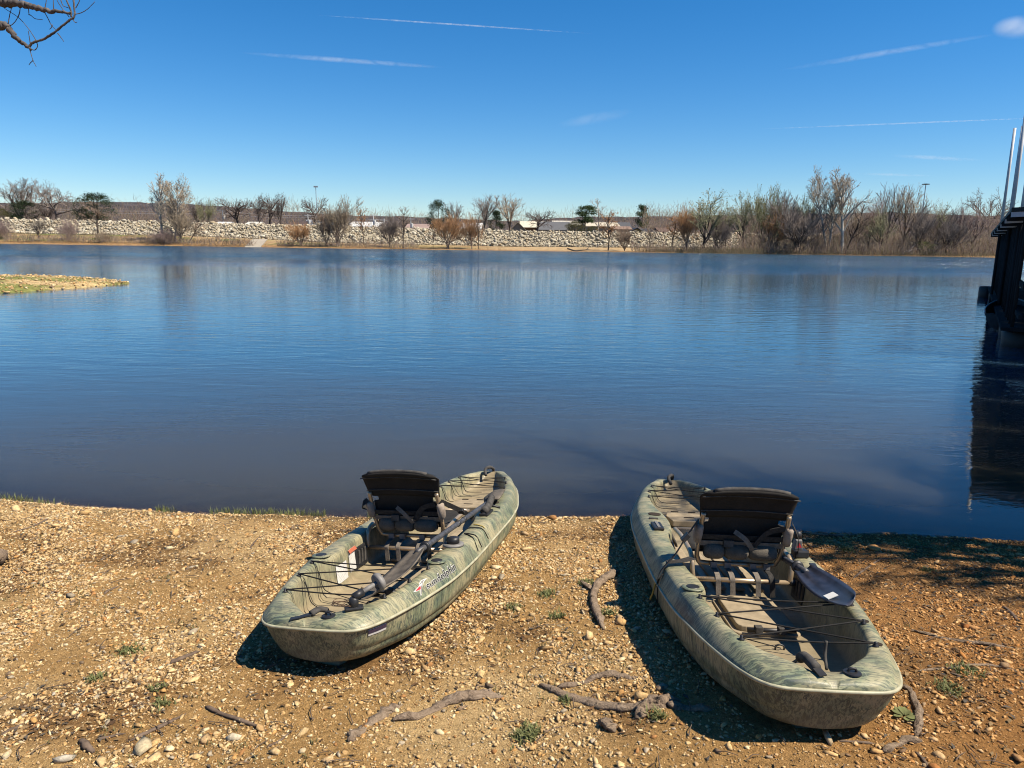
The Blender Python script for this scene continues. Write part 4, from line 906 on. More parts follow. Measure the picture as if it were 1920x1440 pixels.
# ================================================================== thin clouds and contrails: long soft bodies of scattering ice haze
def cirrus(name, label, cat, a, b_, D, rad, tau, bend=0.):
    p = np.array([0, 0, CAM_H]) + rayd(*a) * D; q = np.array([0, 0, CAM_H]) + rayd(*b_) * D; L_ = np.linalg.norm(q - p); m = MB(); n = 24
    prof = [(rad * math.sqrt(max(0, 1 - (2 * i / n - 1) ** 2)) + .01, (i / n - .5) * L_) for i in range(n + 1)]
    z = (q - p) / L_; x = np.cross(z, [0, 0, 1.]); x /= np.linalg.norm(x); y = np.cross(z, x)
    t = NT(name); v = t.n('ShaderNodeVolumePrincipled'); v.inputs['Color'].default_value = (.97, .98, 1, 1)
    gc = t.n('ShaderNodeTexCoord'); sub_ = t.n('ShaderNodeVectorMath', operation='SUBTRACT'); sub_.inputs[1].default_value = (.5, .5, .5); t.l(gc.outputs['Generated'], sub_.inputs[0])
    dot_ = t.n('ShaderNodeVectorMath', operation='DOT_PRODUCT'); t.l(sub_.outputs[0], dot_.inputs[0]); t.l(sub_.outputs[0], dot_.inputs[1])
    fall = t.math('POWER', t.math('MAXIMUM', t.math('SUBTRACT', 1., t.math('MULTIPLY', dot_.outputs['Value'], 4.)), 0.), 1.4)      # thins out to nothing at its skin
    nz_ = t.noise(t.coord((1, 1, .45)), 1 / (rad * 3.2), 5, .7, .8); dens_ = t.math('MULTIPLY', t.math('MULTIPLY', t.ramp(nz_, [(.36, (.08,) * 3), (.66, (1,) * 3)]), fall), tau * 1.6 / (2 * rad)); t.l(dens_, v.inputs['Density'])
    t.l(v.outputs[0], t.out.inputs['Volume'])
    m.lathe(prof, (0, 0, 0), 16); o = m.build(name, t.m, None, True); Mo = Matrix.Identity(4); c_ = (p + q) / 2
    for i in range(3): Mo[i][0], Mo[i][1], Mo[i][2], Mo[i][3] = x[i], y[i], z[i], c_[i]
    o.matrix_world = Mo
    return tag(o, label, cat, 'contrails and wisps', 'stuff')
cirrus('contrail', 'long thin white contrail high in the middle of the sky', 'contrail', (575, 27), (1122, 64), 9000, 12, .7)
cirrus('cloud_wisp', 'faint white wisp below the long contrail', 'cloud', (440, 98), (850, 128), 9000, 36, .40)
cirrus('contrail', 'broad faint contrail slanting up towards the small cloud', 'contrail', (1450, 134), (1880, 62), 9000, 44, .26)
cirrus('contrail', 'thin contrail above the steel poles on the right', 'contrail', (1400, 243), (2000, 219), 9000, 12, .5)
cirrus('cloud_wisp', 'faint wisp low on the right above the wood', 'cloud', (1660, 291), (1850, 301), 9000, 32, .28)
cirrus('cloud_wisp', 'tiny faint wisp just above the bare wood', 'cloud', (1590, 325), (1760, 330), 9000, 22, .24)
cirrus('cloud_wisp', 'pale soft patch right of the middle of the sky', 'cloud', (1040, 236), (1190, 208), 9000, 80, .16)
cirrus('cloud', 'small white cloud at the upper right edge', 'cloud', (1858, 53), (1960, 50), 9000, 150, .9)
# ================================================================== the two fishing kayaks
UK2 = [0, .0006] + UK[1:]; WK2 = [.0, .105] + WK[1:]
def w_(u): return pchip(UK2, WK2, u)
def gh_(u): return pchip([0, .003, .012, .04, .1, .2, .3, .6, .85, .95, .985, 1], [.010, .024, .036, .050, .068, .084, .092, .094, .092, .082, .050, .012], u)
def win_(u):
    a = pchip([0, .012, .03, .045, .06, .08, .1, .13, .17, .2, .222, .25, .28, .31, .36, .45, .5, .55, .6, .66, .7, .76, .82, .87, .92, .95, .975, 1], [.012, .038, .082, .132, .185, .226, .252, .278, .302, .315, .298, .272, .276, .296, .302, .300, .286, .244, .228, .236, .252, .255, .225, .178, .108, .055, .02, .006], u)
    return np.minimum(a, w_(u) * .74)
def zf_(u):
    f = pchip([0, .012, .03, .05, .075, .1, .13, .2, .3, .6, .68, .72, .85, .91, .94, .965, 1], [.01, .036, .026, -.006, -.058, -.092, -.108, -.115, -.118, -.115, -.092, -.06, -.045, -.02, .03, .075, .01], u)
    return np.minimum(f, gh_(u) - .002)
ust = np.unique(np.concatenate([[0, .0003, .0006, .0012, .002, .003], np.linspace(.0045, .03, 10), np.linspace(.035, .14, 26), np.linspace(.145, .9, 95), np.linspace(.905, .985, 20), [.99, .994, .997, .999, 1.]]))
def deck_ring(u):
    W, T, wi, f, zs = (float(g(u)) for g in (w_, gh_, win_, zf_, k_zs)); D = max(T - f, .001); m = min(1., W / .2); e = min(1., D / .1); q = min(1., wi / .08)
    o4 = max(W - .052 * m, wi + .022 * q)
    X = [W, W - .005 * m, W - .019 * m, W - .034 * m, o4, (o4 + wi + .02 * q) / 2, wi + .017 * q, wi + .005 * q, wi - .003 * q, wi - .012 * q, wi - .021 * q, wi - .038 * q, wi * .4, 0]
    Z = [.004, .018 * min(1, T / .05), T * .48, T * .84, T * .985, T + .003 * m, T, T - .006 * e, T - .024 * e, f + D * .38, f + D * .10, f + .003 * e, f, f]
    return np.array(X), np.array(Z) + zs
def hull_ring(u):
    W, D, zs = float(w_(u)), float(k_depth(u)), float(k_zs(u))
    CS = [(.985, .0), (.97, .08), (.945, .25), (.91, .42), (.875, .54), (.84, .58), (.835, .65), (.79, .77), (.70, .88), (.56, .95), (.36, .985), (.15, .998), (0, 1)]
    CM = [(.987, .0), (.982, .08), (.975, .25), (.966, .42), (.956, .54), (.925, .575), (.922, .65), (.895, .77), (.82, .88), (.66, .95), (.42, .985), (.18, .998), (0, 1)]
    k = float(sstep(.02, .14, u)); C = [(a_[0] * (1 - k) + b_[0] * k, a_[1]) for a_, b_ in zip(CS, CM)]
    X = np.array([c[0] * W for c in C]); cz = np.array([c[1] for c in C]); Z = zs - D * cz
    Y = u * KL + .075 * cz * max(0, 1 - u / .15) - .30 * cz ** 1.4 * max(0, (u - .80) / .20) ** 1.6
    return X, Y, Z
def loft(rings, cap=False):
    """rings: list of (n,3) for the right half from outside to the middle; mirrored to a full skin"""
    n = len(rings[0]); full = [np.vstack([r, (r[:-1] * [-1, 1, 1])[::-1]]) for r in rings]; m = 2 * n - 1
    V = np.vstack(full); F = []
    for i in range(len(full) - 1):
        for j in range(m - 1): F.append((i * m + j, i * m + j + 1, (i + 1) * m + j + 1, (i + 1) * m + j))
    return V, np.array(F)
DECK_R = [np.column_stack([deck_ring(u)[0], np.full(14, u * KL), deck_ring(u)[1]]) for u in ust]
HULL_R = [np.column_stack(hull_ring(u)) for u in ust]
dV, dF = loft(DECK_R); hV, hF = loft(HULL_R)
ringpos = np.concatenate([np.arange(14), np.arange(12, -1, -1)]); dust = np.tile(np.interp(ringpos, [0, 4, 7, 9, 10, 13], [.0, .10, .16, .45, .85, 1.]), len(ust)) * np.repeat(np.interp(ust, [0, .03, .06, 1], [.25, .5, 1, 1]), 27)
def deck_side(s, h):
    """a point on the sloping outer side of the right gunwale: h 0 at the seam .. 1 at the top"""
    X, Z = deck_ring(s / KL); k = np.array([1, 2, 3, 4]); t = np.array([0, .42, .74, 1.])
    return np.array([np.interp(h, t, X[k]), s, np.interp(h, t, Z[k])])
def deck_side_n(s, h):
    a = deck_side(s, min(h + .05, 1)) - deck_side(s, max(h - .05, 0)); b_ = deck_side(s + .01, h) - deck_side(s - .01, h); n = np.cross(b_, a); n /= np.linalg.norm(n); return n if n[0] > 0 else -n
def deck_top(x, s):
    X, Z = deck_ring(s / KL); return float(np.interp(abs(x), X[::-1], Z[::-1]))

def camo(name, stain=False, hull=False):
    t = NT(name); b = t.bsdf((.45, .42, .27), .5, .35); 
    c1 = t.coord((2.2, 3.0, 2.6)); c2 = t.coord((13, 85, 15), rot=(0, 0, R(20))); c3 = t.coord((13, 150, 17), rot=(0, 0, R(-26))); c4 = t.coord((60, 60, 60))
    if hull: c2 = t.coord((60, 60, 11), rot=(R(12), R(9), 0)); c3 = t.coord((105, 105, 14), rot=(R(-14), R(-10), 0))
    big = t.noise(c1, 1.6, 4, .6, 1.2); st1 = t.noise(c2, 1., 5, .65, 1.1); st2 = t.noise(c3, 1., 5, .7, .8)
    base = t.ramp(big, [(.30, (.53, .475, .30)), (.45, (.45, .425, .27)), (.54, (.29, .325, .205)), (.68, (.175, .235, .17))])
    g_m = t.math('MULTIPLY', t.ramp(st1, [(.49, (0, 0, 0)), (.55, (1, 1, 1))]), t.ramp(big, [(.34, (.32,) * 3), (.56, (1,) * 3)]))
    col = t.mix(g_m, base, (.085, .115, .088))
    b_m = t.math('MULTIPLY', t.ramp(st2, [(.52, (0, 0, 0)), (.58, (1, 1, 1))]), t.ramp(t.noise(c1, 2.3, 3, .5, .6), [(.40, (.20,) * 3), (.56, (1.,) * 3)]))
    col = t.mix(b_m, col, (.055, .085, .09))
    k_m = t.math('MULTIPLY', t.ramp(st2, [(.30, (1, 1, 1)), (.39, (0, 0, 0))]), .45); col = t.mix(k_m, col, (.53, .49, .33))
    dn = t.noise(t.coord((9, 9, 9)), 1., 5, .65); dustf = t.math('MULTIPLY', t.attr('dust'), t.ramp(dn, [(.25, (.72,) * 3), (.6, (1,) * 3)]))
    film = t.math('MULTIPLY', t.ramp(t.noise(t.coord((5, 5, 5)), 1., 5, .7), [(.45, (0,) * 3), (.75, (.38,) * 3)]), .8)
    col = t.mix(film, col, (.42, .33, .20))
    dcol = t.ramp(t.noise(t.coord((14, 40, 14)), 1., 5, .7), [(.3, (.33, .255, .16)), (.7, (.45, .36, .235))])
    col = t.mix(dustf, col, dcol)
    if stain:
        sp = t.n('ShaderNodeVectorMath', operation='DISTANCE'); t.l(t.coord((1.4, .42, 1.4)), sp.inputs[0]); sp.inputs[1].default_value = (-.43 * 1.4, .60 * .42, .02 * 1.4)
        sm = t.math('MULTIPLY', t.ramp(t.math('ADD', sp.outputs['Value'], t.math('MULTIPLY', st1, .06)), [(.05, (1,) * 3), (.13, (0,) * 3)]), .55); col = t.mix(sm, col, (.40, .13, .05))
    sc = t.math('MULTIPLY', t.ramp(t.noise(t.coord((130, 12, 20), rot=(0, 0, R(50))), 1., 3, .6, .3), [(.66, (0,) * 3), (.72, (1,) * 3)]), .35); col = t.mix(sc, col, (.56, .53, .43))
    t.l(t.mix(1., col, (.56, .56, .54), 'MULTIPLY'), b.inputs['Base Color']); t.l(t.ramp(dn, [(.3, (.40,) * 3), (.7, (.62,) * 3)]), b.inputs['Roughness'])
    t.bump(t.math('ADD', t.noise(c4, 2.5, 3, .6), t.noise(c4, .12, 2, .5)), .12, .004, b); return t.m
M_CAMO = {'left': camo('camo_plastic'), 'right': camo('camo_plastic_stained', True)}; M_HULL = camo('camo_hull_plastic', False, True)
M_KEEL = simple('muddy_keel_plastic', (.33, .26, .16), .7, .25, 0, .35, 12, .2, 60); M_BLACK = simple('black_plastic', (.022, .022, .024), .45, .4, 0, .35, 20); M_RUB = simple('dusty_rubber', (.075, .07, .065), .85, .2, 0, .5, 30, .3); M_CORD = simple('bungee_cord_black', (.018, .017, .017), .8, .2, 0, .4, 40); M_WEB = simple('black_webbing', (.045, .043, .042), .9, .15, 0, .4, 60, .4, 300)
M_BRONZE = simple('bronze_tube', (.55, .42, .28), .36, .5, .55, .18, 12); M_DUSTW = simple('dusty_webbing', (.20, .175, .15), .95, .1, 0, .3, 40, .4, 200); M_SLEEVE = simple('dusty_sleeve_fabric', (.34, .28, .23), .95, .1, 0, .25, 30, .5, 250); M_LID = simple('dusty_hatch_lid', (.36, .29, .195), .75, .2, 0, .22, 18, .15, 90); M_LIDL = simple('hatch_slot_dark', (.05, .04, .032), .9, .1)
M_NAVY = simple('paddle_blade_navy', (.028, .030, .045), .38, .5, 0, .5, 25); M_SHAFT = simple('paddle_shaft_scuffed', (.065, .066, .075), .5, .4, 0, .55, 45); M_BLADED = simple('paddle_blade_dusty', (.13, .11, .088), .75, .25, 0, .5, 14); M_STICK = simple('white_sticker', (.74, .73, .70), .6, .3, 0, .06, 30); M_YEL = simple('yellow_cord', (.50, .36, .08), .8, .2); M_SEAM = simple('seam_lip_pale', (.44, .42, .29), .5, .35, 0, .3, 14); M_RED = simple('red_print', (.55, .035, .05), .5, .4, 0, .1); M_INK = simple('black_print', (.012, .012, .014), .5, .4, 0, .1); M_GREYP = simple('grey_plastic', (.22, .21, .20), .6, .4, 0, .3, 25)
def fabric(name, col, sc=260.):
    col = tuple(x * .7 for x in col)
    t = NT(name); b = t.bsdf(col, .9, .2); c = t.coord(); v = t.n('ShaderNodeTexVoronoi'); v.inputs['Scale'].default_value = sc; t.l(c, v.inputs['Vector'])
    d = t.noise(c, 9, 5, .7); base = t.ramp(d, [(.35, tuple(x * .55 for x in col)), (.6, col), (.8, tuple(min(1, x * 1.9) for x in col))])
    t.l(t.mix(t.math('MULTIPLY', v.outputs['Distance'], .6), base, tuple(x * .35 for x in col)), b.inputs['Base Color']); t.bump(v.outputs['Distance'], .5, .002, b); return t.m
M_MESHF = fabric('seat_mesh_black', (.045, .043, .04)); M_PAD = fabric('seat_pad_black', (.040, .037, .034), 420.); M_CUSH = fabric('lumbar_mesh_dusty', (.19, .165, .135), 200.)
t = NT('warning_label'); b = t.bsdf((.7, .7, .68), .6, .3); c = t.coord(); wv = t.n('ShaderNodeTexWave'); wv.bands_direction = 'Z'; wv.inputs['Scale'].default_value = 42.; wv.inputs['Distortion'].default_value = 1.2; t.l(c, wv.inputs['Vector'])
wl = t.math('MULTIPLY', t.ramp(wv.outputs[0], [(.5, (0,) * 3), (.62, (1,) * 3)]), t.ramp(t.noise(t.coord((1, 160, 30)), 1., 2), [(.45, (0,) * 3), (.5, (1,) * 3)])); t.l(t.mix(t.math('MULTIPLY', wl, .55), (.48, .47, .45), (.14, .14, .15)), b.inputs['Base Color']); M_WARN = t.m

def seam_path():
    a = [np.array([w_(u), u * KL, k_zs(u)]) for u in ust]; return np.array(a + [p * [-1, 1, 1] for p in a[::-1]])
def eyelet(kb, x, s):
    o = MB().lathe([(.008, -.004), (.012, 0), (.012, .004), (.006, .008), (.007, .016), (.004, .018)], (x, s, deck_top(x, s)), 10).build('eyelet', M_BLACK, kb, True); return np.array([x, s, deck_top(x, s) + .012])
def cord(kb, pts, r=.0034, mat=None, name='bungee_cord', smooth=True):
    P = smooth_path(pts, 6) if smooth else np.array(pts); return MB().tube(P, r, 6).build(name, mat or M_CORD, kb, True)
def strap(kb, pts, width, nrm, mat=None, name='strap', th=.003): return MB().strip(smooth_path(pts, 6), width, nrm, th).build(name, mat or M_WEB, kb)

def seat(kb, dy, dx=0.):
    S = empty('seat'); S.parent = kb; S.location = (dx, dy, 0)
    B = lambda x, t, off=0.: np.array([x, 1.285 - .195 * t + off * .90, .055 + .445 * t + off * .43])
    f = lambda m, name, mat, sm=True: m.build(name, mat, S, sm)
    f(MB().tube([(-.262, 1.18, .0), (.262, 1.18, .0)], .0125, 12), 'cross_bar', M_BRONZE)
    for s in (-1, 1):
        f(MB().tube(smooth_path([(s * .246, 1.18, .002), (s * .252, 1.182, .05), (s * .253, 1.20, .095), (s * .253, 1.27, .125), (s * .25, 1.5, .135), (s * .25, 1.68, .125)], 6), .0125, 12), 'side_rail', M_BRONZE)
        f(MB().lathe([(.016, -.02), (.018, -.015), (.018, .02), (.012, .024)], (s * .268, 1.18, 0), 12, np.array([[0, 0, 1], [0, 1, 0], [-1, 0, 0.]])), 'end_cap', M_BLACK)
    f(MB().tube([(-.25, 1.68, .125), (.25, 1.68, .125)], .0125, 10), 'front_bar', M_BRONZE)
    P = [B(-.215, .66), B(-.218, .5), B(-.216, .16), B(-.204, .05), B(-.175, .0), B(0, -.005), B(.175, .0), B(.204, .05), B(.216, .16), B(.218, .5), B(.215, .66)]
    f(MB().tube(smooth_path(P, 6), .0125, 12), 'back_frame', M_BRONZE)
    # seat pan
    V = []; F = []
    for i in range(9):
        for j in range(9):
            x = -.235 + .47 * i / 8; y = 1.27 + .40 * j / 8; V.append((x, y, .128 - .035 * (1 - (x / .235) ** 2) * math.sin(math.pi * j / 8)))
    for i in range(8):
        for j in range(8): F.append((i * 9 + j, (i + 1) * 9 + j, (i + 1) * 9 + j + 1, i * 9 + j + 1))
    o = f(MB().add(V, F), 'seat_pan', M_MESHF); sd = o.modifiers.new('thick', 'SOLIDIFY'); sd.thickness = .012
    # back panel of mesh with a hand hole on either side
    V = []; F = []; ts = np.array([.14, .2, .28, .36, .42, .50, .51, .54, .57, .58, .7]); n = 17
    for t_ in ts:
        hw = .208 if t_ < .505 or t_ > .575 else .176
        for i in range(n):
            x = -hw + 2 * hw * i / (n - 1); V.append(B(x, t_, .012 + .018 * (1 - (x / .23) ** 2)))
    for a in range(len(ts) - 1):
        for i in range(n - 1): F.append((a * n + i, a * n + i + 1, (a + 1) * n + i + 1, (a + 1) * n + i))
    o = f(MB().add(V, F), 'back_panel', M_MESHF); sd = o.modifiers.new('thick', 'SOLIDIFY'); sd.thickness = .010
    # padded top: closed body with a rounded head roll
    V = []; n = 21; T_ = np.concatenate([np.linspace(.585, .93, 9), [.96, .985, 1.0]])
    def hw_(t_): return float(np.interp(t_, [.585, .70, .82, .90, .95, .98, 1.0], [.228, .234, .244, .246, .236, .220, .185]))
    for side in (0, 1):
        for t_ in T_:
            for i in range(n):
                q = -1 + 2 * i / (n - 1); x = hw_(t_) * q; edge = (1 - abs(q) ** 6) ** .5
                th = (.010 + .014 * sstep(.84, .95, t_)) * edge * math.sqrt(max(0., 1 - ((t_ - .795) / .212) ** 8)) + .001
                tt = t_ - .030 * sstep(.6, 1., t_) * abs(q) ** 3.; bulge = .016 * (1 - (x / .26) ** 2) * (1 - .4 * sstep(.6, 1, t_)) - .035 * sstep(.86, 1.0, t_)
                V.append(B(x, tt, .012 + bulge + (th if side else -th)))
    m = len(T_); F = []
    for side in (0, 1):
        o_ = side * m * n
        for a in range(m - 1):
            for i in range(n - 1):
                q = (o_ + a * n + i, o_ + a * n + i + 1, o_ + (a + 1) * n + i + 1, o_ + (a + 1) * n + i); F.append(q if side == 0 else q[::-1])
    loop = [i for i in range(n)] + [a * n + n - 1 for a in range(1, m)] + [(m - 1) * n + i for i in range(n - 2, -1, -1)] + [a * n for a in range(m - 2, 0, -1)]
    for a, b_ in zip(loop, loop[1:] + loop[:1]): F.append((a, b_ , b_ + m * n, a + m * n)[::-1])
    o = f(MB().add(V, F), 'head_pad', M_PAD)
    MB().tube([B(hw_(1.) * q, 1.0 - .030 * abs(q) ** 3., -.022 + .016 * .6 * (1 - (hw_(1.) * q / .26) ** 2)) for q in np.linspace(-1, 1, 15)], .011, 8).build('piping', M_RUB, S, True)
    for t_ in (.69, .905): MB().tube([B(hw_(t_) * .985 * q, t_ - .02 * abs(q) ** 3 * (t_ - .58), -.004 + .016 * (1 - (hw_(t_) * q / .26) ** 2) - .022 * float(sstep(.84, .95, t_)) - .035 * float(sstep(.86, 1., t_))) for q in np.linspace(-1, 1, 13)], .0035, 6).build('stitched_seam', M_RUB, S, True)
    # lumbar cushion roll in three bulges
    for x0, x1 in ((-.185, -.085), (-.08, .04), (.045, .185)):
        xs = np.linspace(x0, x1, 9); rr = .044 * (1 - .35 * np.abs((xs - (x0 + x1) / 2) / ((x1 - x0) / 2)) ** 4); f(MB().tube([B(x, .19, -.012) for x in xs], list(rr), 12), 'lumbar_cushion', M_CUSH)
    for t_, m_ in ((.285, M_DUSTW), (.37, M_WEB)): f(MB().strip([B(x, t_, -.010 - .012 * (1 - (x / .22) ** 2) * 0) for x in np.linspace(-.228, .228, 9)], .032, np.array([0, -.43, .9]), .004), 'back_strap', m_, False)
    f(MB().box(B(-.07, .31, -.022), (.05, .02, .035)), 'buckle', M_RUB, False)
    f(MB().strip(smooth_path([B(-.05, .47, -.02), B(.0, .42, -.045), B(.035, .33, -.05), B(.05, .27, -.045)], 5), .024, np.array([1., 0, .3]), .003), 'loose_strap', M_DUSTW, False)
    f(MB().strip(smooth_path([B(.06, .30, -.03), B(.12, .47, -.02), B(.20, .52, -.015)], 5), .034, np.array([0, -.43, .9]), .003), 'loose_strap', M_WEB, False)
    for s in (-1, 1): f(MB().tube([B(s * .228, t_, -.004) for t_ in (.30, .32, .41, .50, .525)], [.022, .034, .038, .036, .024], 10, flat=(1., .62)), 'arm_sleeve', M_SLEEVE)
    for x in (-.125, -.052, .078, .150):
        f(MB().strip(smooth_path([B(x, .02, -.02), B(x, -.02, -.02), (x + .003, 1.205, .03), (x + .004, 1.168, .012), (x + .006, 1.166, -.018), (x + .01, 1.165, -.075)], 5), .026, np.array([1., 0, 0]), .004), 'leg_strap', M_DUSTW if x < .1 else M_WEB, False)
        f(MB().box(np.array(B(x, .02, -.024)), (.034, .018, .030)), 'buckle', M_GREYP, False)
    return S

def blade(par, root, tip, side, width=.14, mat=None, dished=.025, name='blade'):
    """a paddle blade: spoon-shaped leaf with a raised spine; side = direction across the blade"""
    root = np.asarray(root, float); tip = np.asarray(tip, float); A = tip - root; Ln = np.linalg.norm(A); A /= Ln; S_ = np.asarray(side, float); S_ = S_ - A * (S_ @ A); S_ /= np.linalg.norm(S_); N_ = np.cross(A, S_)
    V = []; m, n = 15, 9
    for sgn in (-1, 1):
        for i in range(m):
            t_ = i / (m - 1); hw = width / 2 * (math.sin(math.pi * min(1, (t_ * .80 + .10))) ** .6) * (1 if t_ < .93 else .8) + .012
            for j in range(n):
                q = -1 + 2 * j / (n - 1); sp = .009 * math.exp(-(q / .18) ** 2) * (1 - .8 * t_)
                V.append(root + A * (Ln * t_ - .03 * q * t_) + S_ * hw * q + N_ * (dished * (q * q * .6 + math.sin(t_ * math.pi) * -.8) + sgn * (.003 + sp)))
    F = []
    for sgn in (0, 1):
        o_ = sgn * m * n
        for i in range(m - 1):
            for j in range(n - 1):
                q = (o_ + i * n + j, o_ + i * n + j + 1, o_ + (i + 1) * n + j + 1, o_ + (i + 1) * n + j); F.append(q[::-1] if sgn == 0 else q)
    loop = [j for j in range(n)] + [i * n + n - 1 for i in range(1, m)] + [(m - 1) * n + j for j in range(n - 2, -1, -1)] + [i * n for i in range(m - 2, 0, -1)]
    for a, b_ in zip(loop, loop[1:] + loop[:1]): F.append((a, b_, b_ + m * n, a + m * n))
    return MB().add(V, F).build(name, mat or M_NAVY, par, True)
def paddle(label, kb_mat, a, b_, tipA, tipB, sideA, sideB, matA, matB):
    o = empty('paddle', (0, 0, 0), label, 'paddle', 'kayak paddles'); o.matrix_world = kb_mat
    a = np.asarray(a, float); b_ = np.asarray(b_, float)
    MB().tube([a + (b_ - a) * q for q in np.linspace(0, 1, 12)], .0155, 12).build('shaft', M_SHAFT, o, True)
    for q in (.46, .54): MB().tube([a + (b_ - a) * q, a + (b_ - a) * (q + .012)], .019, 12).build('ferrule', M_BLACK, o, True)
    d = (b_ - a) / np.linalg.norm(b_ - a)
    for e, s in ((a, 1), (b_, -1)): MB().lathe([(.0158, 0), (.030, .002), (.031, .012), (.018, .016)], e + d * s * .10, 14, np.array(Vector(d * s).to_track_quat('Z', 'Y').to_matrix())).build('drip_ring', M_BLACK, o, True)
    blade(o, a + d * .03, tipA, sideA, width=.125, mat=matA); blade(o, b_ - d * .03, tipB, sideB, mat=matB)
    return o
def on_surface_mesh(kb, name, V2, F, mat, s0, h0, sx, sy, off):
    """flat print (x, y) laid on the sloping gunwale side: x along the boat, y up the slope"""
    V = []
    for x, y in V2:
        s = s0 + x * sx; h = h0 + y * sy; V.append(deck_side(s, h) + deck_side_n(s, min(max(h, .02), .98)) * off)
    o = link(name, mesh_np(name, np.array(V), F, mat), kb); return o
def text_mesh(txt, offset=0.):
    cu = bpy.data.curves.new('print', 'FONT'); cu.body = txt; cu.size = 1.0; cu.shear = .12; cu.offset = offset; cu.resolution_u = 3; cu.space_character = 1.06
    ob = bpy.data.objects.new('print', cu); me = ob.to_mesh(); V = np.array([v.co[:] for v in me.vertices]); F = [tuple(p.vertices) for p in me.polygons]; ob.to_mesh_clear(); bpy.data.objects.remove(ob); bpy.data.curves.remove(cu)
    return V, F

KB = {}
LABEL = {'left': 'left camouflage kayak with lettering on its side and a scuffed paddle along its rim', 'right': 'right camouflage kayak, the nearer one, with a dark blue paddle blade on its rim'}
for side, pose in POSES.items():
    o_, rt, fw, up = pose_frame(pose); Mx = Matrix.Identity(4)
    for i in range(3): Mx[i][0], Mx[i][1], Mx[i][2], Mx[i][3] = rt[i], fw[i], up[i], o_[i]
    kb = empty('kayak', (0, 0, 0), LABEL[side], 'kayak', 'kayaks on the shore'); kb.matrix_world = Mx; KB[side] = (kb, Mx)
    L_ = side == 'left'
    deck = link('deck', mesh_np('deck', dV, dF, M_CAMO[side], True, attrs={'dust': dust}), kb)
    hull = link('hull', mesh_np('hull', hV, hF[:, ::-1], M_HULL, True, attrs={'dust': np.tile(np.concatenate([np.interp(np.arange(13), [0, 6, 9, 12], [0, .04, .3, .5]), np.interp(np.arange(12), [0, 3, 6, 11], [.5, .3, .04, 0])]), len(ust))}), kb)
    MB().tube(seam_path(), .0075, 6, False).build('seam_lip', M_SEAM, kb, True)
    # keel skeg under the stern
    V = []; F = []
    for i, u in enumerate((.030, .045, .08, .16, .26, .34)):
        zt = float(k_zs(u) - k_depth(u)) + .02; dp = (.055, .074, .076, .066, .04, -.0)[i]; hw = (.085, .10, .11, .10, .08, .06)[i]; y = u * KL + .05
        V += [(-hw, y, zt), (-hw * .62, y + .018 * (i == 0), zt - dp - .015), (hw * .62, y + .018 * (i == 0), zt - dp - .015), (hw, y, zt)]
        if i: F += [((i - 1) * 4 + k, (i - 1) * 4 + k + 1, i * 4 + k + 1, i * 4 + k) for k in range(3)]
    F.append((0, 1, 2, 3)); o = MB().add(V, F).build('keel_skeg', M_KEEL, kb, False, .006)
    # flush rod holders
    for sx in (-1, 1):
        s = .235 * KL; x = sx * .338; z = deck_top(x, s)
        h = MB().lathe([(.052, .001), (.050, .006), (.030, .007)], (x, s, z), 24).build('rod_holder', M_CAMO[side], kb, True); h.scale = (1, 1, 1)
        MB().lathe([(.031, .0), (.030, .009), (.026, .0095)], (x, s, z), 20).build('hole', M_BLACK, h, True)
    # bungee lacing over the tank well
    ey = {(k, sx): eyelet(kb, sx * xx, uu * KL) for k, (xx, uu) in enumerate(((.332, .200), (.302, .143), (.258, .080))) for sx in (-1, 1)}
    lift = np.array([0, 0, .003])
    for pr in (((0, -1), (0, 1)), ((0, -1), (1, 1)), ((1, -1), (0, 1)), ((1, -1), (2, 1)), ((2, -1), (1, 1)), ((2, -1), (2, 1))):
        a, b_ = ey[pr[0]], ey[pr[1]]; mid = (a + b_) / 2 + np.array([0, 0, -.010 if pr[0][0] == pr[1][0] else -.004]) + lift; cord(kb, [a, mid, b_])
    for k, (q, sg) in enumerate(((0, -1), (1, -1), (2, -1))):
        a = ey[(q, sg)]; cord(kb, [a, a + np.array([.035, .01, -.07]), a + np.array([.075, -.01, -.150]), a + np.array([.20, -.05, -.166]), np.array([.02, a[1] - .05, zf_(a[1] / KL) + .01 + float(k_zs(.1))])], .0024)
    # bow lacing
    eb = {(k, sx): eyelet(kb, sx * xx, uu * KL) for k, (xx, uu) in enumerate(((.196, .868), (.238, .825), (.262, .782))) for sx in (-1, 1)}
    for pr in (((0, -1), (0, 1)), ((0, -1), (1, 1)), ((1, -1), (0, 1)), ((1, -1), (2, 1)), ((2, -1), (1, 1)), ((2, -1), (2, 1))): cord(kb, [eb[pr[0]], (eb[pr[0]] + eb[pr[1]]) / 2 - np.array([0, 0, .008]), eb[pr[1]]], .003)
    for k in range(3):
        a = eb[(k, -1)]; cord(kb, [a, a + np.array([.03, -.01, -.06]), a + np.array([.07, -.03, -.115]), a + np.array([.2, -.04, -.118])], .0022)
    # tank well hatch, clip bar, bow hatch
    fz = lambda s: float(zf_(s / KL) + k_zs(s / KL))
    hx = .015; z = fz(1.0); m = MB(); rr = .035; poly = [(hx + sx * (.135 - rr) + rr * math.cos(a), .985 + sy * (.205 - rr) + rr * math.sin(a)) for sx, sy, a0 in ((1, 1, 0), (-1, 1, 90), (-1, -1, 180), (1, -1, 270)) for a in [R(a0 + q) for q in (0, 30, 60, 90)]]
    m.prism(poly, z + .012, z + .040); ht = m.build('hatch_lid', M_LID, kb, False, .005)
    m = MB(); m.prism([(hx + (x - hx) * 1.16, .985 + (y - .985) * 1.10) for x, y in poly], z - .01, z + .013); m.build('hatch_rim', M_CAMO[side] if False else M_LID, ht, False, .004)
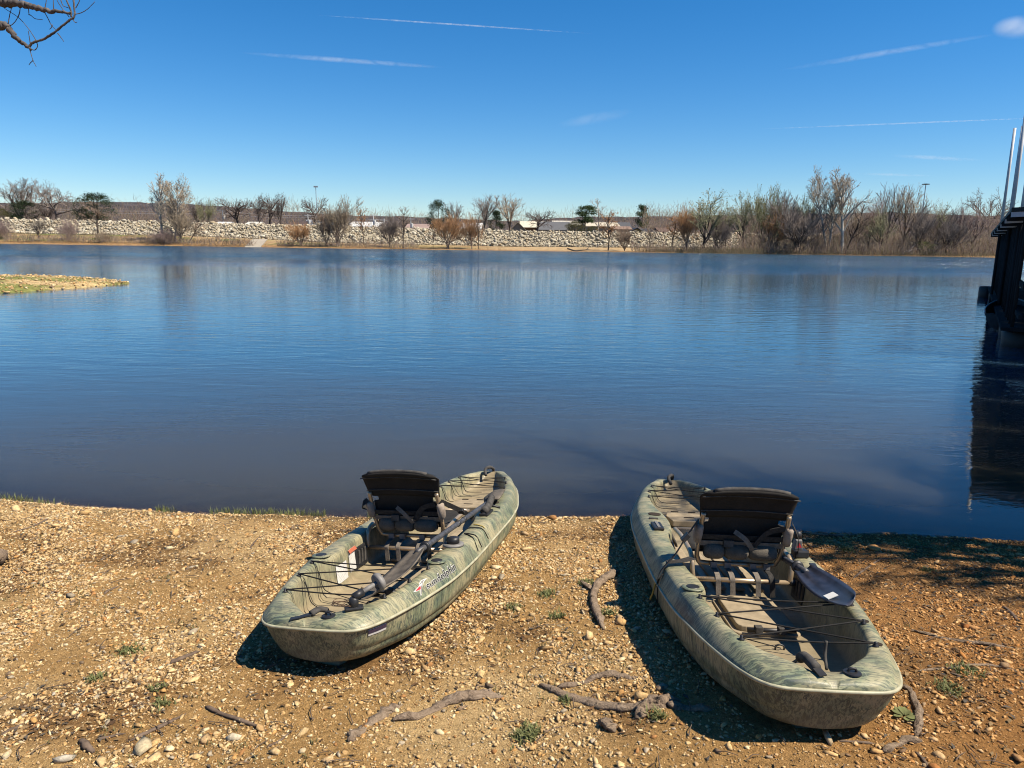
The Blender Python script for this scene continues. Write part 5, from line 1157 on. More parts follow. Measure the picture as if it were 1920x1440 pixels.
    for x in (-.062, .062): MB().prism([(x + hx + .034 * math.cos(a), 1.135 + .018 * math.sin(a)) for a in np.linspace(0, 6.283, 16, endpoint=False)], z + .0385, z + .0418).build('finger_slot', M_LIDL, ht)
    br = MB().tube([(hx - .10, .755, z + .035), (hx + .12, .755, z + .035)], .010, 8).build('clip_bar', M_BLACK, kb, True)
    for x in (-.05, .055): MB().box((hx + x, .755, z + .037), (.036, .034, .032)).build('clamp', M_RUB, br, False, .004)
    MB().tube(smooth_path([(.0, .62, z - .005), (.0, .62, z + .018), (.018, .62, z + .026), (.036, .62, z + .018), (.036, .62, z - .005)], 4), .004, 6).build('anchor_loop', M_BLACK, kb, True)
    m = MB(); zb = fz(2.5); m.prism([(-.13, 2.36), (.12, 2.36), (.15, 2.44), (.13, 2.64), (-.12, 2.64), (-.15, 2.5)], zb + .004, zb + .045); bh = m.build('bow_hatch_lid', M_LID, kb, False, .006)
    for x in (-.07, .05): MB().box((x, 2.615, zb + .046), (.05, .018, .006)).build('latch', M_LIDL, bh)
    MB().box((.0, 2.46, zb + .046), (.07, .012, .005)).build('latch', M_LIDL, bh)
    # cockpit floor ribs and side panels
    for x in (-.15, -.05, .05, .15): MB().box((x, 1.72, fz(1.7) + .006), (.05, .75, .016)).build('floor_rib', M_LID, kb, False, .006)
    for sx in (-1, 1):
        p = MB().box((sx * .284, 1.16, -.022), (.012, .15, .125), np.array(Matrix.Rotation(sx * .10, 3, 'Y'))).build('side_panel', M_BLACK, kb, False, .01)
        for q in range(3): MB().box((sx * .276, 1.12 + .04 * q, -.02), (.006, .02, .08)).build('slot', M_RUB, p)
    # accessory pads on the wide gunwale forward of the seat
    for sx in (-1, 1):
        x = sx * .335; s = 1.78; z = deck_top(x, s); tr_ = MB().box((x, s, z + .008), (.06, .15, .018)).build('gear_track', M_BLACK, kb, False, .006)
        MB().box((x, s, z + .019), (.016, .13, .005)).build('slot', M_GREYP, tr_)
        MB().lathe([(.040, .0), (.040, .003), (.026, .004), (.01, .0045)], (sx * .30, 2.10, deck_top(.30, 2.10)), 18).build('scupper_plug', M_LIDL, kb)
        MB().box((sx * .325, 1.98, deck_top(.325, 1.98) + .003), (.055, .022, .008)).build('slot_plate', M_RUB, kb, False, .003)
        MB().tube(smooth_path([(sx * .262, 1.62, .02), (sx * .255, 1.7, .03), (sx * .24, 1.95, .035)], 4), .007, 6).build('foot_brace_rod', M_BLACK, kb, True)
    MB().lathe([(.062, .0), (.064, .012), (.050, .016), (.01, .016)], (-.195, 2.05, -.03), 20, np.array(Matrix.Rotation(R(62), 3, 'Y') @ Matrix.Rotation(R(0), 3, 'X'))).build('foot_pedal', M_RUB, kb, True)
    MB().lathe([(.062, .0), (.064, .012), (.050, .016), (.01, .016)], (.195, 2.05, -.03), 20, np.array(Matrix.Rotation(R(-62), 3, 'Y'))).build('foot_pedal', M_RUB, kb, True)
    # bow and stern carry handles
    yb = .955 * KL; zb = deck_top(0, yb); hb = MB().tube(smooth_path([(-.02, yb - .10, zb + .0), (-.035, yb - .06, zb + .045), (.0, yb - .02, zb + .058), (.012, yb + .03, zb + .03), (.01, yb + .05, zb + .0)], 5), .013, 8).build('bow_handle', M_RUB, kb, True)
    if L_:
        g0, g1 = np.array([.03, .135, deck_top(.03, .135) + .03]), np.array([-.015, .07, deck_top(.0, .07) + .012])
        hd = MB().tube(smooth_path([g0, (g0 + g1) / 2 + [0, 0, .012], g1], 6), .021, 10, flat=(1, .6)).build('stern_handle', M_RUB, kb, True); MB().strip([g1, g1 + np.array([-.04, -.035, -.006]), g1 + np.array([-.075, -.05, -.010])], .03, np.array([.5, -.7, 0]), .004).build('strap', M_BLACK, hd)
    else:
        g0, g1 = np.array([-.062, .175, deck_top(.06, .17) + .05]), np.array([-.045, .062, deck_top(.045, .06) + .018])
        hd = MB().tube(smooth_path([g0, g0 * .7 + g1 * .3 + [0, 0, .015], g1], 6), .019, 10).build('stern_handle', M_RUB, kb, True); MB().strip([g1, g1 + np.array([.012, -.035, -.012])], .03, np.array([1, 0, 0]), .005).build('strap', M_BLACK, hd); MB().strip([g0, g0 + np.array([-.02, .02, -.03]), g0 + np.array([-.035, -.0, -.05])], .016, np.array([0, 1, 0]), .003).build('strap', M_BLACK, hd)
    px_ = .075 if L_ else .085; pz = deck_top(px_, .065); pe = MB().lathe([(.032, .0), (.031, .004), (.02, .006)], (px_, .065, pz), 18).build('pad_eye', M_BLACK, kb); pe.scale = (1, 1, 1); MB().tube(smooth_path([(px_ - .016, .065, pz), (px_ - .01, .065, pz + .016), (px_ + .01, .065, pz + .016), (px_ + .016, .065, pz)], 4), .005, 6).build('loop', M_BLACK, pe, True)
    seat(kb, .085 if L_ else .0, -.035 if L_ else .0)
    tip = 1.285 - .185 * .62 + (.085 if L_ else 0); dx = -.035 if L_ else 0
    if L_:
        strap(kb, [(.235 + dx, tip, .30), (.262, 1.40, .22), (.285, 1.58, .135), (.29, 1.63, .10)], .03, (.5, .2, .8)); MB().box((.268, 1.44, .20), (.042, .05, .022), np.array(Matrix.Rotation(R(-35), 3, 'X'))).build('buckle', M_BLACK, kb, False, .004)
        strap(kb, [(-.235 + dx, tip, .30), (-.30, tip - .01, .27), (-.32, tip + .05, .24), (-.27, tip + .10, .22)], .028, (0, .4, .9))
    else:
        strap(kb, [(-.238, tip, .31), (-.30, tip - .03, .225), (-.36, tip - .065, .140), (-.40, tip - .09, .104), (-.44, tip - .10, .05), (-.452, tip - .10, -.02)], .034, (.25, .95, .1)); MB().box((-.305, tip - .03, .222), (.05, .04, .022), np.array(Matrix.Rotation(R(-48), 3, 'Y'))).build('buckle', M_BLACK, kb, False, .004)
        strap(kb, [(-.26, tip - .02, .115), (-.33, tip - .07, .112), (-.40, tip - .085, .107)], .05, (.2, 1, 0)); cord(kb, [(-.452, tip - .08, .0), (-.462, tip - .07, -.06), (-.47, tip - .05, -.10)], .005, M_YEL, 'tie_cord'); cord(kb, [(-.43, tip - .13, .06), (-.455, tip - .16, .0), (-.455, tip - .18, -.07)], .003)
        strap(kb, [(.238, tip, .31), (.29, tip + .05, .22), (.32, tip + .12, .12)], .03, (.3, .9, .1))
        dv = MB().box((.345, 1.33, deck_top(.345, 1.33) + .02), (.075, .07, .04)).build('gear_mount', M_BLACK, kb, False, .008); MB().box((.335, 1.345, deck_top(.345, 1.33) + .065), (.05, .045, .06), np.array(Matrix.Rotation(.25, 3, 'X')), .7).build('mount_head', M_GREYP, dv, False, .006); MB().lathe([(.022, 0), (.02, .03), (.012, .036)], (.335, 1.35, deck_top(.345, 1.33) + .095), 12).build('knob', M_BLACK, dv, True)
        MB().prism([(-.014, 0), (.014, 0), (0, .024)], 0, .002, np.array(Matrix.Rotation(R(90), 3, 'X')), (.335, 1.318, deck_top(.345, 1.33) + .052)).build('red_mark', M_RED, dv)
        MB().strip([(.37, 1.22, deck_top(.37, 1.22) + .002), (.35, 1.12, deck_top(.35, 1.12) + .003)], .03, (1, 0, 0), .003).build('rim_patch', M_BLACK, kb)
        for uu, xx in ((.143, .318), (.080, .278)): MB().lathe([(.016, .001), (.015, .0035), (.012, .0035)], (xx, uu * KL + .02, deck_top(xx, uu * KL + .02) - .001), 12).build('rim_hole', M_LIDL, kb)
        cord(kb, [ey[(2, 1)] + np.array([-.19, .0, .0]), ey[(2, 1)] + np.array([-.195, -.01, -.05]), np.array([.05, .20, fz(.2) + .02])], .006, M_RUB, 'loose_cord')
paddle('scuffed dark paddle resting along the right rim of the left kayak', KB['left'][1], (.272, .66, .165), (.318, 2.02, .150), (.205, .20, .085), (.235, 2.46, .12), (.92, 0, .30), (.9, 0, .35), M_BLADED, M_BLADED)
pr = paddle('dark blue paddle laid over the right rim of the right kayak', KB['right'][1], (.246, .97, .125), (.215, 2.25, .02), (.272, .52, .138), (.19, 2.70, .0), (1, 0, .40), (.4, 0, .9), M_NAVY, M_NAVY)
MB().box((.236, .65, .124), (.048, .042, .003), np.array(Matrix.Rotation(.15, 3, 'Z') @ Matrix.Rotation(-.38, 3, 'Y'))).build('white_sticker', M_STICK, pr)

# things peculiar to the left kayak
kb, Mx = KB['left']
tv, tf = text_mesh('sundolphin', .012); tw = tv[:, 0].max(); ov, of = text_mesh('sundolphin', .045)
SX = .33 / tw; on_surface_mesh(kb, 'logo_outline', ov[:, :2], of, M_STICK, .515, .26, SX, .62, .0016); on_surface_mesh(kb, 'logo_lettering', tv[:, :2], tf, M_INK, .515, .26, SX, .62, .0026)
leap = [(-.045, .0), (-.036, .0), (.0, .55), (.030, .78), (.055, .86), (.075, .84), (.060, .95), (.030, 1.0), (.005, .92), (-.018, .74), (-.075, .62), (-.045, .52), (-.020, .50)]
on_surface_mesh(kb, 'logo_outline', leap, [tuple(range(13))], M_STICK, .485, .10, 1., .80, .0014)
on_surface_mesh(kb, 'logo_emblem', [(-.060, .615), (-.040, .545), (-.018, .52), (-.008, .68), (-.016, .715)], [(0, 1, 2, 3, 4)], M_RED, .485, .10, 1., .80, .0026)
on_surface_mesh(kb, 'logo_emblem', [(-.036, .06), (-.032, .06), (-.004, .53), (.024, .80), (.05, .90), (.03, .95), (.008, .86), (-.012, .58)], [(0, 1, 2, 3, 4, 5, 6, 7)], M_GREYP, .485, .10, 1., .80, .0024)
def wall_label(s0, s1, z0, z1, head):
    V = []
    for s in np.linspace(s0, s1, 5):
        for z in (z0, z1):
            X, Z = deck_ring(s / KL); V.append((-np.interp(z, Z[6:13][::-1], X[6:13][::-1]) + .003, s, z))
    o = MB().add(V, [(2 * i, 2 * i + 2, 2 * i + 3, 2 * i + 1)[::-1] for i in range(4)]).build('warning_label', M_WARN, kb)
    if head:
        W = [(x + .0012 + (.0004 if k % 2 else 0), y, z if k % 2 else z1 - .018) for k, (x, y, z) in enumerate(V)]; MB().add(W, [(2 * i, 2 * i + 2, 2 * i + 3, 2 * i + 1)[::-1] for i in range(4)]).build('label_heading', simple('orange_heading', (.48, .13, .07), .6), o)
wall_label(.99, 1.10, -.075, .055, True); wall_label(.80, .93, -.08, .02, False)
V = []                                                            # small maker's strip on the hull below the lip
for s in (.075, .125, .175):
    X, Y, Z = hull_ring(s / KL); nrm = np.array([.9, -.4, 0]); V += [np.array([X[1], Y[1], Z[1]]) + nrm * .003, np.array([X[2], Y[2], Z[2]]) + nrm * .003]
o = MB().add(V, [(0, 1, 3, 2), (2, 3, 5, 4)]).build('maker_strip', M_STICK, kb)
V2 = [np.array(v) + np.array([.9, -.4, 0]) * .0015 for v in V]; V2 = [V2[0] * .92 + V2[1] * .08, V2[0] * .35 + V2[1] * .65, V2[2] * .92 + V2[3] * .08, V2[2] * .35 + V2[3] * .65, V2[4] * .92 + V2[5] * .08, V2[4] * .35 + V2[5] * .65]
MB().add(V2, [(0, 1, 3, 2), (2, 3, 5, 4)]).build('strip_print', simple('purple_print', (.05, .035, .07), .5, .4, 0, .3, 120), o)
pb_ = np.array([.165, .135, deck_top(.165, .135)])
mt = MB().box(pb_ + [0, 0, .008], (.085, .05, .016), np.array(Matrix.Rotation(.5, 3, 'Z'))).build('pole_mount', M_BLACK, kb, False, .006)
MB().lathe([(.018, .012), (.022, .02), (.022, .05), (.014, .058)], pb_, 12).build('knuckle', M_BLACK, mt, True)
d_ = np.array([.085, .13, .045]); d_ /= np.linalg.norm(d_); q0 = pb_ + np.array([0, 0, .055])
MB().tube([q0, q0 + d_ * .05], .019, 12).build('socket', M_BLACK, mt, True); MB().tube([q0 + d_ * .04, q0 + d_ * .14], .0115, 10).build('pole', M_GREYP, mt, True)
MB().lathe([(.012, -.012), (.040, -.012), (.044, 0), (.040, .014), (.014, .018)], q0 + d_ * .14, 20, np.array(Vector(d_).to_track_quat('Z', 'Y').to_matrix())).build('disc', M_GREYP, mt, True)
rs = np.random.RandomState(2); pts = [pb_ + np.array([-.04, 0, .01])]
for k in range(16): pts.append(pb_ + np.array([-.06 + .05 * math.cos(k * 1.9) + rs.normal(0, .012), .01 + .035 * math.sin(k * 1.9) + rs.normal(0, .012), .015 + .02 * rs.rand()]))
cord(kb, pts, .0016, simple('brown_line', (.12, .07, .04), .8), 'fishing_line')
dz = deck_top(.335, 1.07); ds = MB().lathe([(.062, 0), (.060, .012), (.040, .014)], (.335, 1.07, dz), 24).build('gear_base', M_GREYP, kb, True); MB().lathe([(.036, .012), (.036, .045), (.020, .05)], (.335, 1.07, dz), 20).build('gear_knob', M_BLACK, ds, True)
def draped(x0, s, x1, s1, r=.0032, mat=None):
    P = [(x0 + (x1 - x0) * q, s + (s1 - s) * q, deck_top(x0 + (x1 - x0) * q, s + (s1 - s) * q) + .004) for q in np.linspace(0, 1, 7)]; cord(kb, P, r, mat, 'draped_cord')
draped(.33, 1.30, .444, 1.20); draped(.335, 1.30, .444, 1.28); draped(.30, 1.42, .440, 1.44); draped(.33, 1.50, .41, 1.47, .003, M_YEL)
rh = MB().tube(smooth_path([(.335, 1.72, deck_top(.335, 1.72) + .03), (.345, 1.80, deck_top(.34, 1.8) + .05), (.33, 1.94, deck_top(.33, 1.94) + .075)], 5), [.028] * 3 + [.024] * 8, 12).build('rod_rest', M_RUB, kb, True); MB().tube([(.30, 1.86, deck_top(.3, 1.86) + .05), (.41, 1.86, deck_top(.41, 1.86) + .045)], .008, 8).build('pin', M_BLACK, rh, True)
# ================================================================== roots, sticks, weeds and grass on the near shore
def gpt(px, py, lift=0.):
    p = at_z(px, py, .2)
    for _ in range(8): p = at_z(px, py, float(ground_z(np.array([p[0]]), np.array([p[1]]))[0]))
    return p + np.array([0, 0, lift])
t = NT('weathered_root'); b = t.bsdf((.3, .23, .17), .9, .15); c = t.coord((1, 1, 1)); n = t.noise(c, 26, 6, .7, 1.5); g_ = t.noise(c, 7, 4, .6)
t.l(t.mix(t.ramp(g_, [(.4, (0,) * 3), (.65, (.6,) * 3)]), t.ramp(n, [(.3, (.045, .032, .022)), (.5, (.165, .12, .085)), (.72, (.28, .22, .165))]), (.22, .165, .115)), b.inputs['Base Color']); vo = t.n('ShaderNodeTexVoronoi'); vo.feature = 'DISTANCE_TO_EDGE'; vo.inputs['Scale'].default_value = 70.; t.l(t.coord((.35, 1, 1)), vo.inputs['Vector']); t.bump(t.math('ADD', n, t.math('MULTIPLY', t.math('MINIMUM', vo.outputs['Distance'], .12), 1.2)), .9, .012, b); M_ROOT = t.m
M_TWIG = simple('dry_twig', (.16, .115, .085), .9, .15, 0, .45, 30, .4)
rsg = np.random.RandomState(12)
def wood(name, label, cat, px_pts, r0, r1, sink=.45, mat=None, n=7, group=None, sides=8, knots=0):
    P = smooth_path([gpt(*p) for p in px_pts], n); m = len(P); rr = np.interp(np.linspace(0, 1, m), [0, .5, 1], [r0, (r0 + r1) / 2 * 1.1, r1]) * (1 + .05 * rsg.normal(size=m) + .10 * np.sin(np.linspace(0, 9, m) + rsg.rand() * 6)) * np.interp(np.linspace(0, 1, m), [0, .12, .88, 1], [.35, 1, 1, .4])
    rr = rr * (.72 if name in ('tree_root', 'root_stump') else 1.); s2 = sink + (.08 if name == 'tree_root' else 0)
    P = P + np.column_stack([rsg.normal(0, r0 * .16, m), rsg.normal(0, r0 * .16, m), rr * (1 - 2 * s2) + (.35 * r0 * np.sin(np.linspace(0, 11, m) + 1) if name == 'tree_root' else 0)])
    V_ = MB().tube(P, list(rr), max(sides, 12) if r0 > .012 else sides, flat=(1.2, .85)); Q_ = V_.v[0]
    if r0 > .012: Q_ = Q_ + (np.repeat(rr, max(sides, 12))[:, None] * .28) * (np.tile(rsg.normal(size=max(sides, 12)), m)[:, None] * .6 + rsg.normal(size=(len(Q_), 1)) * .4) * np.sign(Q_ - np.repeat(P, max(sides, 12), 0)) * .6
    o = MB().add(Q_, V_.f)
    for k in range(knots):
        i = rsg.randint(2, m - 2); d = rsg.normal(size=3); d[2] = abs(d[2]); d /= np.linalg.norm(d); o.tube([P[i], P[i] + d * rr[i] * 1.3], [rr[i] * .8, rr[i] * .3], 6)
    ob = o.build(name, mat or M_ROOT, None, True); return tag(ob, label, cat, group)
RG, SG = 'tree roots in the shore', 'dry sticks on the shore'
wood('tree_root', 'smooth grey root lying in the open soil left of the middle', 'root', [(652, 1392), (690, 1362), (735, 1330), (762, 1318)], .030, .018, .5, None, 7, RG, 10)
wood('tree_root', 'long curved root running to the right in the middle foreground', 'root', [(735, 1352), (790, 1342), (840, 1318), (895, 1306), (942, 1305)], .020, .028, .3, None, 7, RG, 10, 2)
wood('tree_root', 'root in front of the right kayak ending in a split knot', 'root', [(1010, 1285), (1050, 1300), (1110, 1318), (1170, 1330), (1225, 1325), (1250, 1322)], .020, .027, .3, None, 7, RG, 10, 2)
wood('tree_root', 'grey upper branch of the forked root by the right kayak shadow', 'root', [(1045, 1290), (1090, 1280), (1140, 1266), (1210, 1272)], .018, .020, .42, None, 6, RG)
wood('root_stump', 'knotty grey root stump near the right kayak shadow', 'root', [(1195, 1350), (1210, 1330), (1235, 1318), (1275, 1316)], .030, .018, .2, None, 6, RG, 10, 3)
wood('tree_root', 'root end passing under the stern shadow of the right kayak', 'root', [(1250, 1322), (1300, 1330), (1345, 1330)], .024, .016, .4, None, 6, RG)
wood('driftwood_stick', 'forked weathered stick standing between the two kayaks', 'stick', [(1132, 1182), (1118, 1150), (1112, 1120), (1122, 1098), (1140, 1085), (1158, 1072)], .016, .020, .0, None, 7, SG, 10, 2)
wood('driftwood_stick', 'short dark side fork of the stick between the kayaks', 'stick', [(1110, 1108), (1098, 1100), (1088, 1090)], .013, .008, .0, None, 5, SG)
wood('tree_root', 'bent root standing in the soil right of the right kayak stern', 'root', [(1688, 1288), (1708, 1300), (1720, 1330), (1722, 1360), (1718, 1382)], .014, .020, .1, None, 7, RG, 10, 2)
wood('tree_root', 'root turning left below the bent root near the lower right', 'root', [(1655, 1412), (1680, 1398), (1705, 1390), (1728, 1388)], .016, .018, .25, None, 6, RG)
wood('tree_root', 'long dark root lying across the shaded ground on the right', 'root', [(1715, 1185), (1760, 1195), (1815, 1205), (1870, 1212), (1915, 1216)], .014, .011, .3, None, 7, RG)
wood('tree_root', 'thin root below the long dark root on the right', 'root', [(1720, 1260), (1780, 1252), (1850, 1248), (1910, 1256)], .009, .008, .35, None, 7, RG)
wood('tree_root', 'bleached root along the waterline on the right', 'root', [(1500, 1000), (1560, 1004), (1640, 1002), (1720, 1003), (1800, 1014)], .010, .018, .2, None, 8, RG)
wood('tree_root', 'dark root loop at the waterline beside the right kayak bow', 'root', [(1495, 1000), (1520, 995), (1550, 1003), (1600, 1008)], .010, .007, .0, M_TWIG, 6, RG)
wood('wood_chunk', 'short broken wood chunk in the middle foreground', 'wood', [(1130, 1352), (1140, 1365), (1152, 1372)], .022, .014, .2, None, 5, SG)
wood('log_end', 'grey log end poking in at the left edge', 'log', [(-30, 1062), (-8, 1060), (7, 1056)], .045, .042, .05, None, 6, SG, 12)
STK = [([(240, 1392), (285, 1372), (325, 1352), (350, 1338)], .009, .004, 'long dark stick among stones at the lower left'), ([(180, 1388), (210, 1382), (235, 1376)], .006, .004, 'short stick left of the long dark stick'), ([(385, 1326), (430, 1345), (500, 1370)], .010, .006, 'grey bark strip right of the long dark stick'), ([(0, 1380), (30, 1366), (60, 1352)], .007, .004, 'dark stick at the left edge near the bottom'),
       ([(152, 1388), (162, 1402), (176, 1412)], .012, .010, 'stubby brown stick at the lower left'), ([(320, 1245), (345, 1235), (375, 1222)], .012, .007, 'flat grey wood piece left of the left kayak'), ([(195, 1115), (205, 1108), (222, 1100)], .008, .005, 'short brown twig on the stones at left'), ([(1000, 1395), (1030, 1370), (1060, 1362)], .003, .002, 'thin twig by the green clump in the foreground'),
       ([(500, 1402), (525, 1390), (548, 1370)], .006, .003, 'pale split twig at the bottom left of the smooth root'), ([(820, 1162), (850, 1166), (880, 1164)], .006, .004, 'thin grey stick beside the left kayak shadow'), ([(1600, 1085), (1620, 1070), (1650, 1050), (1668, 1048)], .007, .004, 'thin stick on the ground right of the seat of the right kayak'), ([(1640, 1395), (1600, 1392), (1570, 1390)], .005, .003, 'pale thin stick near the right kayak stern'),
       ([(1715, 1410), (1730, 1425), (1740, 1440)], .006, .005, 'dark stick at the bottom edge on the right'), ([(1880, 1138), (1895, 1150), (1908, 1165)], .008, .006, 'short root piece at the right edge in shade'), ([(95, 970), (70, 985), (20, 1000)], .008, .005, 'dark stick near the waterline at far left'), ([(468, 1030), (482, 1012), (500, 1003)], .006, .003, 'twig left of the left kayak bow side'), ([(1780, 1262), (1800, 1268), (1830, 1270)], .004, .003, 'fine twig on the shaded ground at right')]
for pts, a, b_, lab in STK: wood('stick', lab, 'stick', pts, a, b_, .15, M_TWIG, 5, SG, 6)
# loose fine twigs
segs = []; xy = scatter(520, 1.6, 5.2, lambda x, y: .35 + .4 * sstep(.8, 2.5, x) + x * 0); xy = xy[~hidden_by_boat(xy[:, 0], xy[:, 1])]
for x, y in xy:
    a = rsg.rand() * 6.28; ln = rsg.uniform(.03, .12); p = np.array([x, y, float(ground_z(np.array([x]), np.array([y]))[0]) + .008]); q = p + np.array([math.cos(a) * ln, math.sin(a) * ln, 0]); q[2] = float(ground_z(np.array([q[0]]), np.array([q[1]]))[0]) + .008; mdl = (p + q) / 2 + rsg.normal(0, .006, 3); mdl[2] = (p[2] + q[2]) / 2 + .008
    segs += [(p, mdl, .0022, .002, 0), (mdl, q, .002, .0012, 0)]
V, F = prisms(segs, 4); o = link('fine_twigs', mesh_np('fine_twigs', V, F, M_TWIG)); tag(o, 'fine dry twigs strewn over the shore', 'twigs', kind='stuff')

# weeds and grass
M_BLADE = leaf_mat('grass_blade', (.23, .25, .09)); M_WEED = leaf_mat('weed_leaf', (.22, .235, .09)); M_DRY = leaf_mat('dry_weed', (.24, .21, .09))
def blades(pts, h, lean=.4, w=.0025):
    n = len(pts); a = rsg.rand(n) * 6.28; hh = h * rsg.uniform(.5, 1.25, n); ln = hh * lean * rsg.uniform(.2, 1.4, n); sx_ = np.stack([-np.sin(a), np.cos(a), a * 0], -1) * w; d = np.stack([np.cos(a), np.sin(a), a * 0], -1)
    up = np.array([0, 0, 1.]); B0 = pts; B1 = pts + d * (ln * .3)[:, None] + up * (hh * .6)[:, None]; B2 = pts + d * ln[:, None] + up * hh[:, None]
    V = np.stack([B0 - sx_, B0 + sx_, B1 + sx_ * .7, B1 - sx_ * .7, B2], 1); i = 5 * np.arange(n)[:, None]
    F = [tuple(r) for r in (i + np.array([0, 1, 2, 3]))] + [tuple(r) for r in (i + np.array([3, 2, 4]))]; return V.reshape(-1, 3), F
def ground_pts(xy): return np.column_stack([xy, ground_z(xy[:, 0], xy[:, 1])])
x = np.concatenate([rsg.uniform(-2.7, -.55, 1000), rsg.normal(-3.85, .2, 160)]); x = x[(vnoise(x * 6, x * 0 + 2) > .38) | (x < -3)]; y = shore_y(x) - np.abs(rsg.normal(.01, .04, len(x)))
V, F = blades(ground_pts(np.column_stack([x, y])), .055, .5); o = link('shore_grass', mesh_np('shore_grass', V, F, M_BLADE)); tag(o, 'short green grass along the waterline left of the left kayak', 'grass', kind='stuff')
# sprinkling of tiny sprouts
xy = scatter(260, 1.6, 5.2, lambda x, y: sstep(.05, .2, fbm(x * 1.3 + 70, y * 1.3, 3)) + .05); C = np.repeat(xy, 7, 0) + rsg.normal(0, .014, (len(xy) * 7, 2)); C = C[~hidden_by_boat(C[:, 0], C[:, 1])]
V, F = blades(ground_pts(C), .017, .9, .0028); o = link('sprouts', mesh_np('sprouts', V, F, M_DRY)); tag(o, 'tiny green and dry sprouts scattered over the shore', 'sprouts', kind='stuff')
WG = 'weed clumps on the shore'
def clump(px, py, r, n, h, label, mat=None):
    c_ = gpt(px, py); o = empty('weed_clump', tuple(c_), label, 'weed', WG); q = rsg.normal(0, r * .55, (n, 2)) + c_[:2]
    V, F = blades(ground_pts(q), h, 1.1, .004); link('leaves', mesh_np('leaves', V - c_, F, mat or M_WEED), o)
for a in [(988, 1380, .045, 260, .022, 'round green clump in the bare soil of the middle foreground'), (240, 1222, .05, 130, .02, 'green clump among stones on the left slope'), (180, 1272, .035, 90, .018, 'small green clump low on the left slope'), (296, 1292, .03, 80, .02, 'green sprig right of the low left clump'), (305, 1322, .03, 70, .022, 'light green sprig above the long dark stick'),
          (1100, 1093, .04, 90, .022, 'green tuft by the forked stick between the kayaks'), (1140, 1152, .04, 90, .02, 'yellow-green tuft right of the forked stick'), (1025, 1115, .04, 110, .02, 'dark green tuft left of the forked stick'), (965, 1140, .045, 90, .018, 'flat green patch right of the left kayak'), (1045, 1158, .04, 80, .022, 'weed tuft below the forked stick'),
          (1230, 1345, .03, 60, .03, 'weeds at the foot of the root stump'), (1060, 1315, .022, 50, .02, 'sprig beside the long front root'), (1810, 1258, .06, 110, .022, 'green weeds along the thin root on the right'), (1775, 1292, .05, 110, .022, 'weeds right of the bent root'), (1590, 1032, .04, 90, .025, 'green tuft on the ground right of the right seat'), (1715, 1022, .06, 120, .02, 'green patch by the right waterline'), (1740, 1070, .04, 70, .018, 'sparse weeds in the dappled shade')]: clump(*a)
# broad-leaved weed by the bent root
c_ = gpt(1695, 1345); o = empty('leafy_weed', tuple(c_), 'low broad-leaved green weed beside the bent root', 'weed', WG)
for k in range(12):
    a = k * 2.4 + rsg.rand() * .4; ln = .030 + .014 * rsg.rand(); w_l = .010 + .004 * rsg.rand(); el = .25 + .5 * rsg.rand(); m_ = MB(); V = []
    for i, (q, wd) in enumerate(((.0, .15), (.3, .7), (.6, 1.), (.85, .7), (1., .05))):
        r = ln * q + .006; z = .006 + ln * (math.sin(el) * q - .5 * q * q * math.sin(el)) + .004 * k / 12
        for s in (-1, 0, 1): V.append((r * math.cos(a) - s * wd * w_l * math.sin(a), r * math.sin(a) + s * wd * w_l * math.cos(a), z - .002 * (s == 0)))
    F = [(i * 3 + j, i * 3 + j + 1, i * 3 + j + 4, i * 3 + j + 3) for i in range(4) for j in range(2)]; m_.add(V, F).build('leaf', M_WEED, o, True)

# ================================================================== trees on the near shore (stems out of the picture)
def near_tree(name, label, base, style, height, seed, mats=(B_BROWN, T_BROWN), stems=1, lean=0., az=None):
    u = unit_tree(style, seed, stems, lean, rmin=.004); o = empty(name, tuple(base), label, 'tree', 'trees on the near shore')
    for part, m_ in (('trunk', mats[0]), ('crown', mats[1])):
        V, F = u[part]; link(part, mesh_np(part, V * height, F, m_, part == 'trunk'), o)
    o.rotation_euler = (0, 0, az or 0.); return o
def gz(x, y): return float(ground_z(np.array([x]), np.array([y]))[0])
near_tree('shade_tree', 'bare tree on the shore to the right, casting dappled shade', (7.0, 3.6, gz(7.0, 3.6)), 'elm', 8.5, 61)
near_tree('shade_tree', 'slim bare tree nearer the water to the right', (5.4, 4.1, gz(5.4, 4.1)), 'sapling', 6.5, 62)
# overhanging branches at the upper left; their trunk stands left of the picture
tr_ = empty('overhanging_tree', (-6.3, 3.6, gz(-6.3, 3.6)), 'bare branches reaching in at the upper left corner', 'tree', 'trees on the near shore')
o0 = np.array([-6.3, 3.6, gz(-6.3, 3.6)])
M_BR = simple('branch_bark', (.13, .115, .11), .9, .15, 0, .5, 20, .6, 60)
def loc(p): return np.asarray(p) - o0
Yb = 4.6
def bp(px, py, Y=Yb): return loc(at_y(px, py, Y))
fork = loc([-4.3, 4.45, 4.15])
MB().tube(smooth_path([(0, 0, -.3), (.05, .05, 1.2), (.0, .1, 2.6), (.25, .2, 3.4), (.6, .4, 3.9)], 6), list(np.linspace(.19, .10, 25)), 12).build('trunk', M_BR, tr_, True)
K = np.array([.6, .4, 3.9])
def limb(pts, r0, r1, n=6): 
    P = smooth_path(pts, n); m = len(P); P = P + rsg.normal(0, r0 * .10, P.shape); MB().tube(P, list(np.linspace(r0, r1, m) * (1 + .08 * rsg.normal(size=m))), 8).build('branch', M_BR, tr_, True)
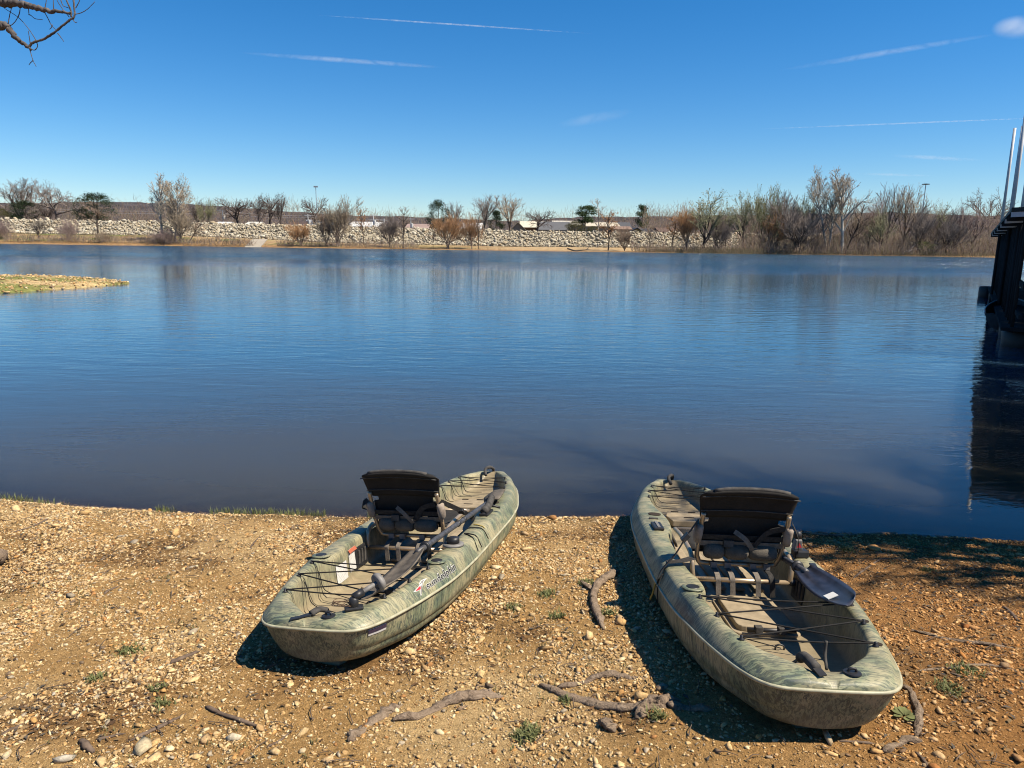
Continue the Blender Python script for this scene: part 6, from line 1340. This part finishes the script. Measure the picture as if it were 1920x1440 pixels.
limb([K, K + (bp(-40, 45) - K) * .55 + [0, 0, -.05], bp(-40, 40), bp(0, 45), bp(15, 52), bp(30, 70), bp(45, 83), bp(58, 92)], .030, .0075)
limb([bp(54, 88), bp(62, 80), bp(80, 74), bp(100, 62), bp(118, 48), bp(130, 38), bp(136, 34)], .0075, .0062)
limb([bp(136, 36), bp(140, 28), bp(139, 14), bp(138, 0), bp(137, -25)], .0058, .0048); limb([bp(134, 32), bp(133, 20), bp(128, 8), bp(120, -10)], .0055, .004)
limb([K, K + (bp(-60, -25) - K) * .6, bp(-30, -10), bp(0, 2), bp(20, 6), bp(45, 9), bp(60, 13), bp(85, 20), bp(105, 21), bp(125, 25), bp(134, 25)], .034, .0042)
for P in ([bp(56, 90), bp(64, 94), bp(70, 88), bp(69, 80), bp(63, 68), bp(52, 52), bp(40, 38), bp(28, 28), bp(12, 18), bp(-2, 6)], [bp(34, 32), bp(37, 22), bp(38, 10), bp(37, 0), bp(39, -10)], [bp(14, 50), bp(24, 45), bp(32, 35), bp(37, 22)], [bp(15, 46), bp(19, 24), bp(24, 10)], [bp(83, 22), bp(90, 35), bp(97, 48), bp(105, 56)], [bp(108, 62), bp(114, 70), bp(120, 78)], [bp(98, 46), bp(96, 52), bp(93, 55)], [bp(55, 90), bp(58, 100), bp(62, 113), bp(68, 125)], [bp(62, 113), bp(58, 117), bp(54, 122)],
          [bp(84, 17), bp(86, 6), bp(88, -8)], [bp(101, 19), bp(100, 6), bp(100, -6)], [bp(130, 32), bp(120, 20), bp(110, 6), bp(104, -6)], [bp(140, 27), bp(152, 24), bp(164, 17), bp(178, 3)], [bp(142, 15), bp(148, 4), bp(152, -6)], [bp(54, 27), bp(58, 29), bp(66, 35), bp(80, 37)], [bp(53, 14), bp(54, 22), bp(54, 28)], [bp(57, 82), bp(55, 70), bp(53, 58)], [bp(114, 0), bp(118, 10), bp(126, 14), bp(132, 16)], [bp(136, 36), bp(141, 42), bp(145, 41)]):
    limb(P, .0028, .0016, 5)
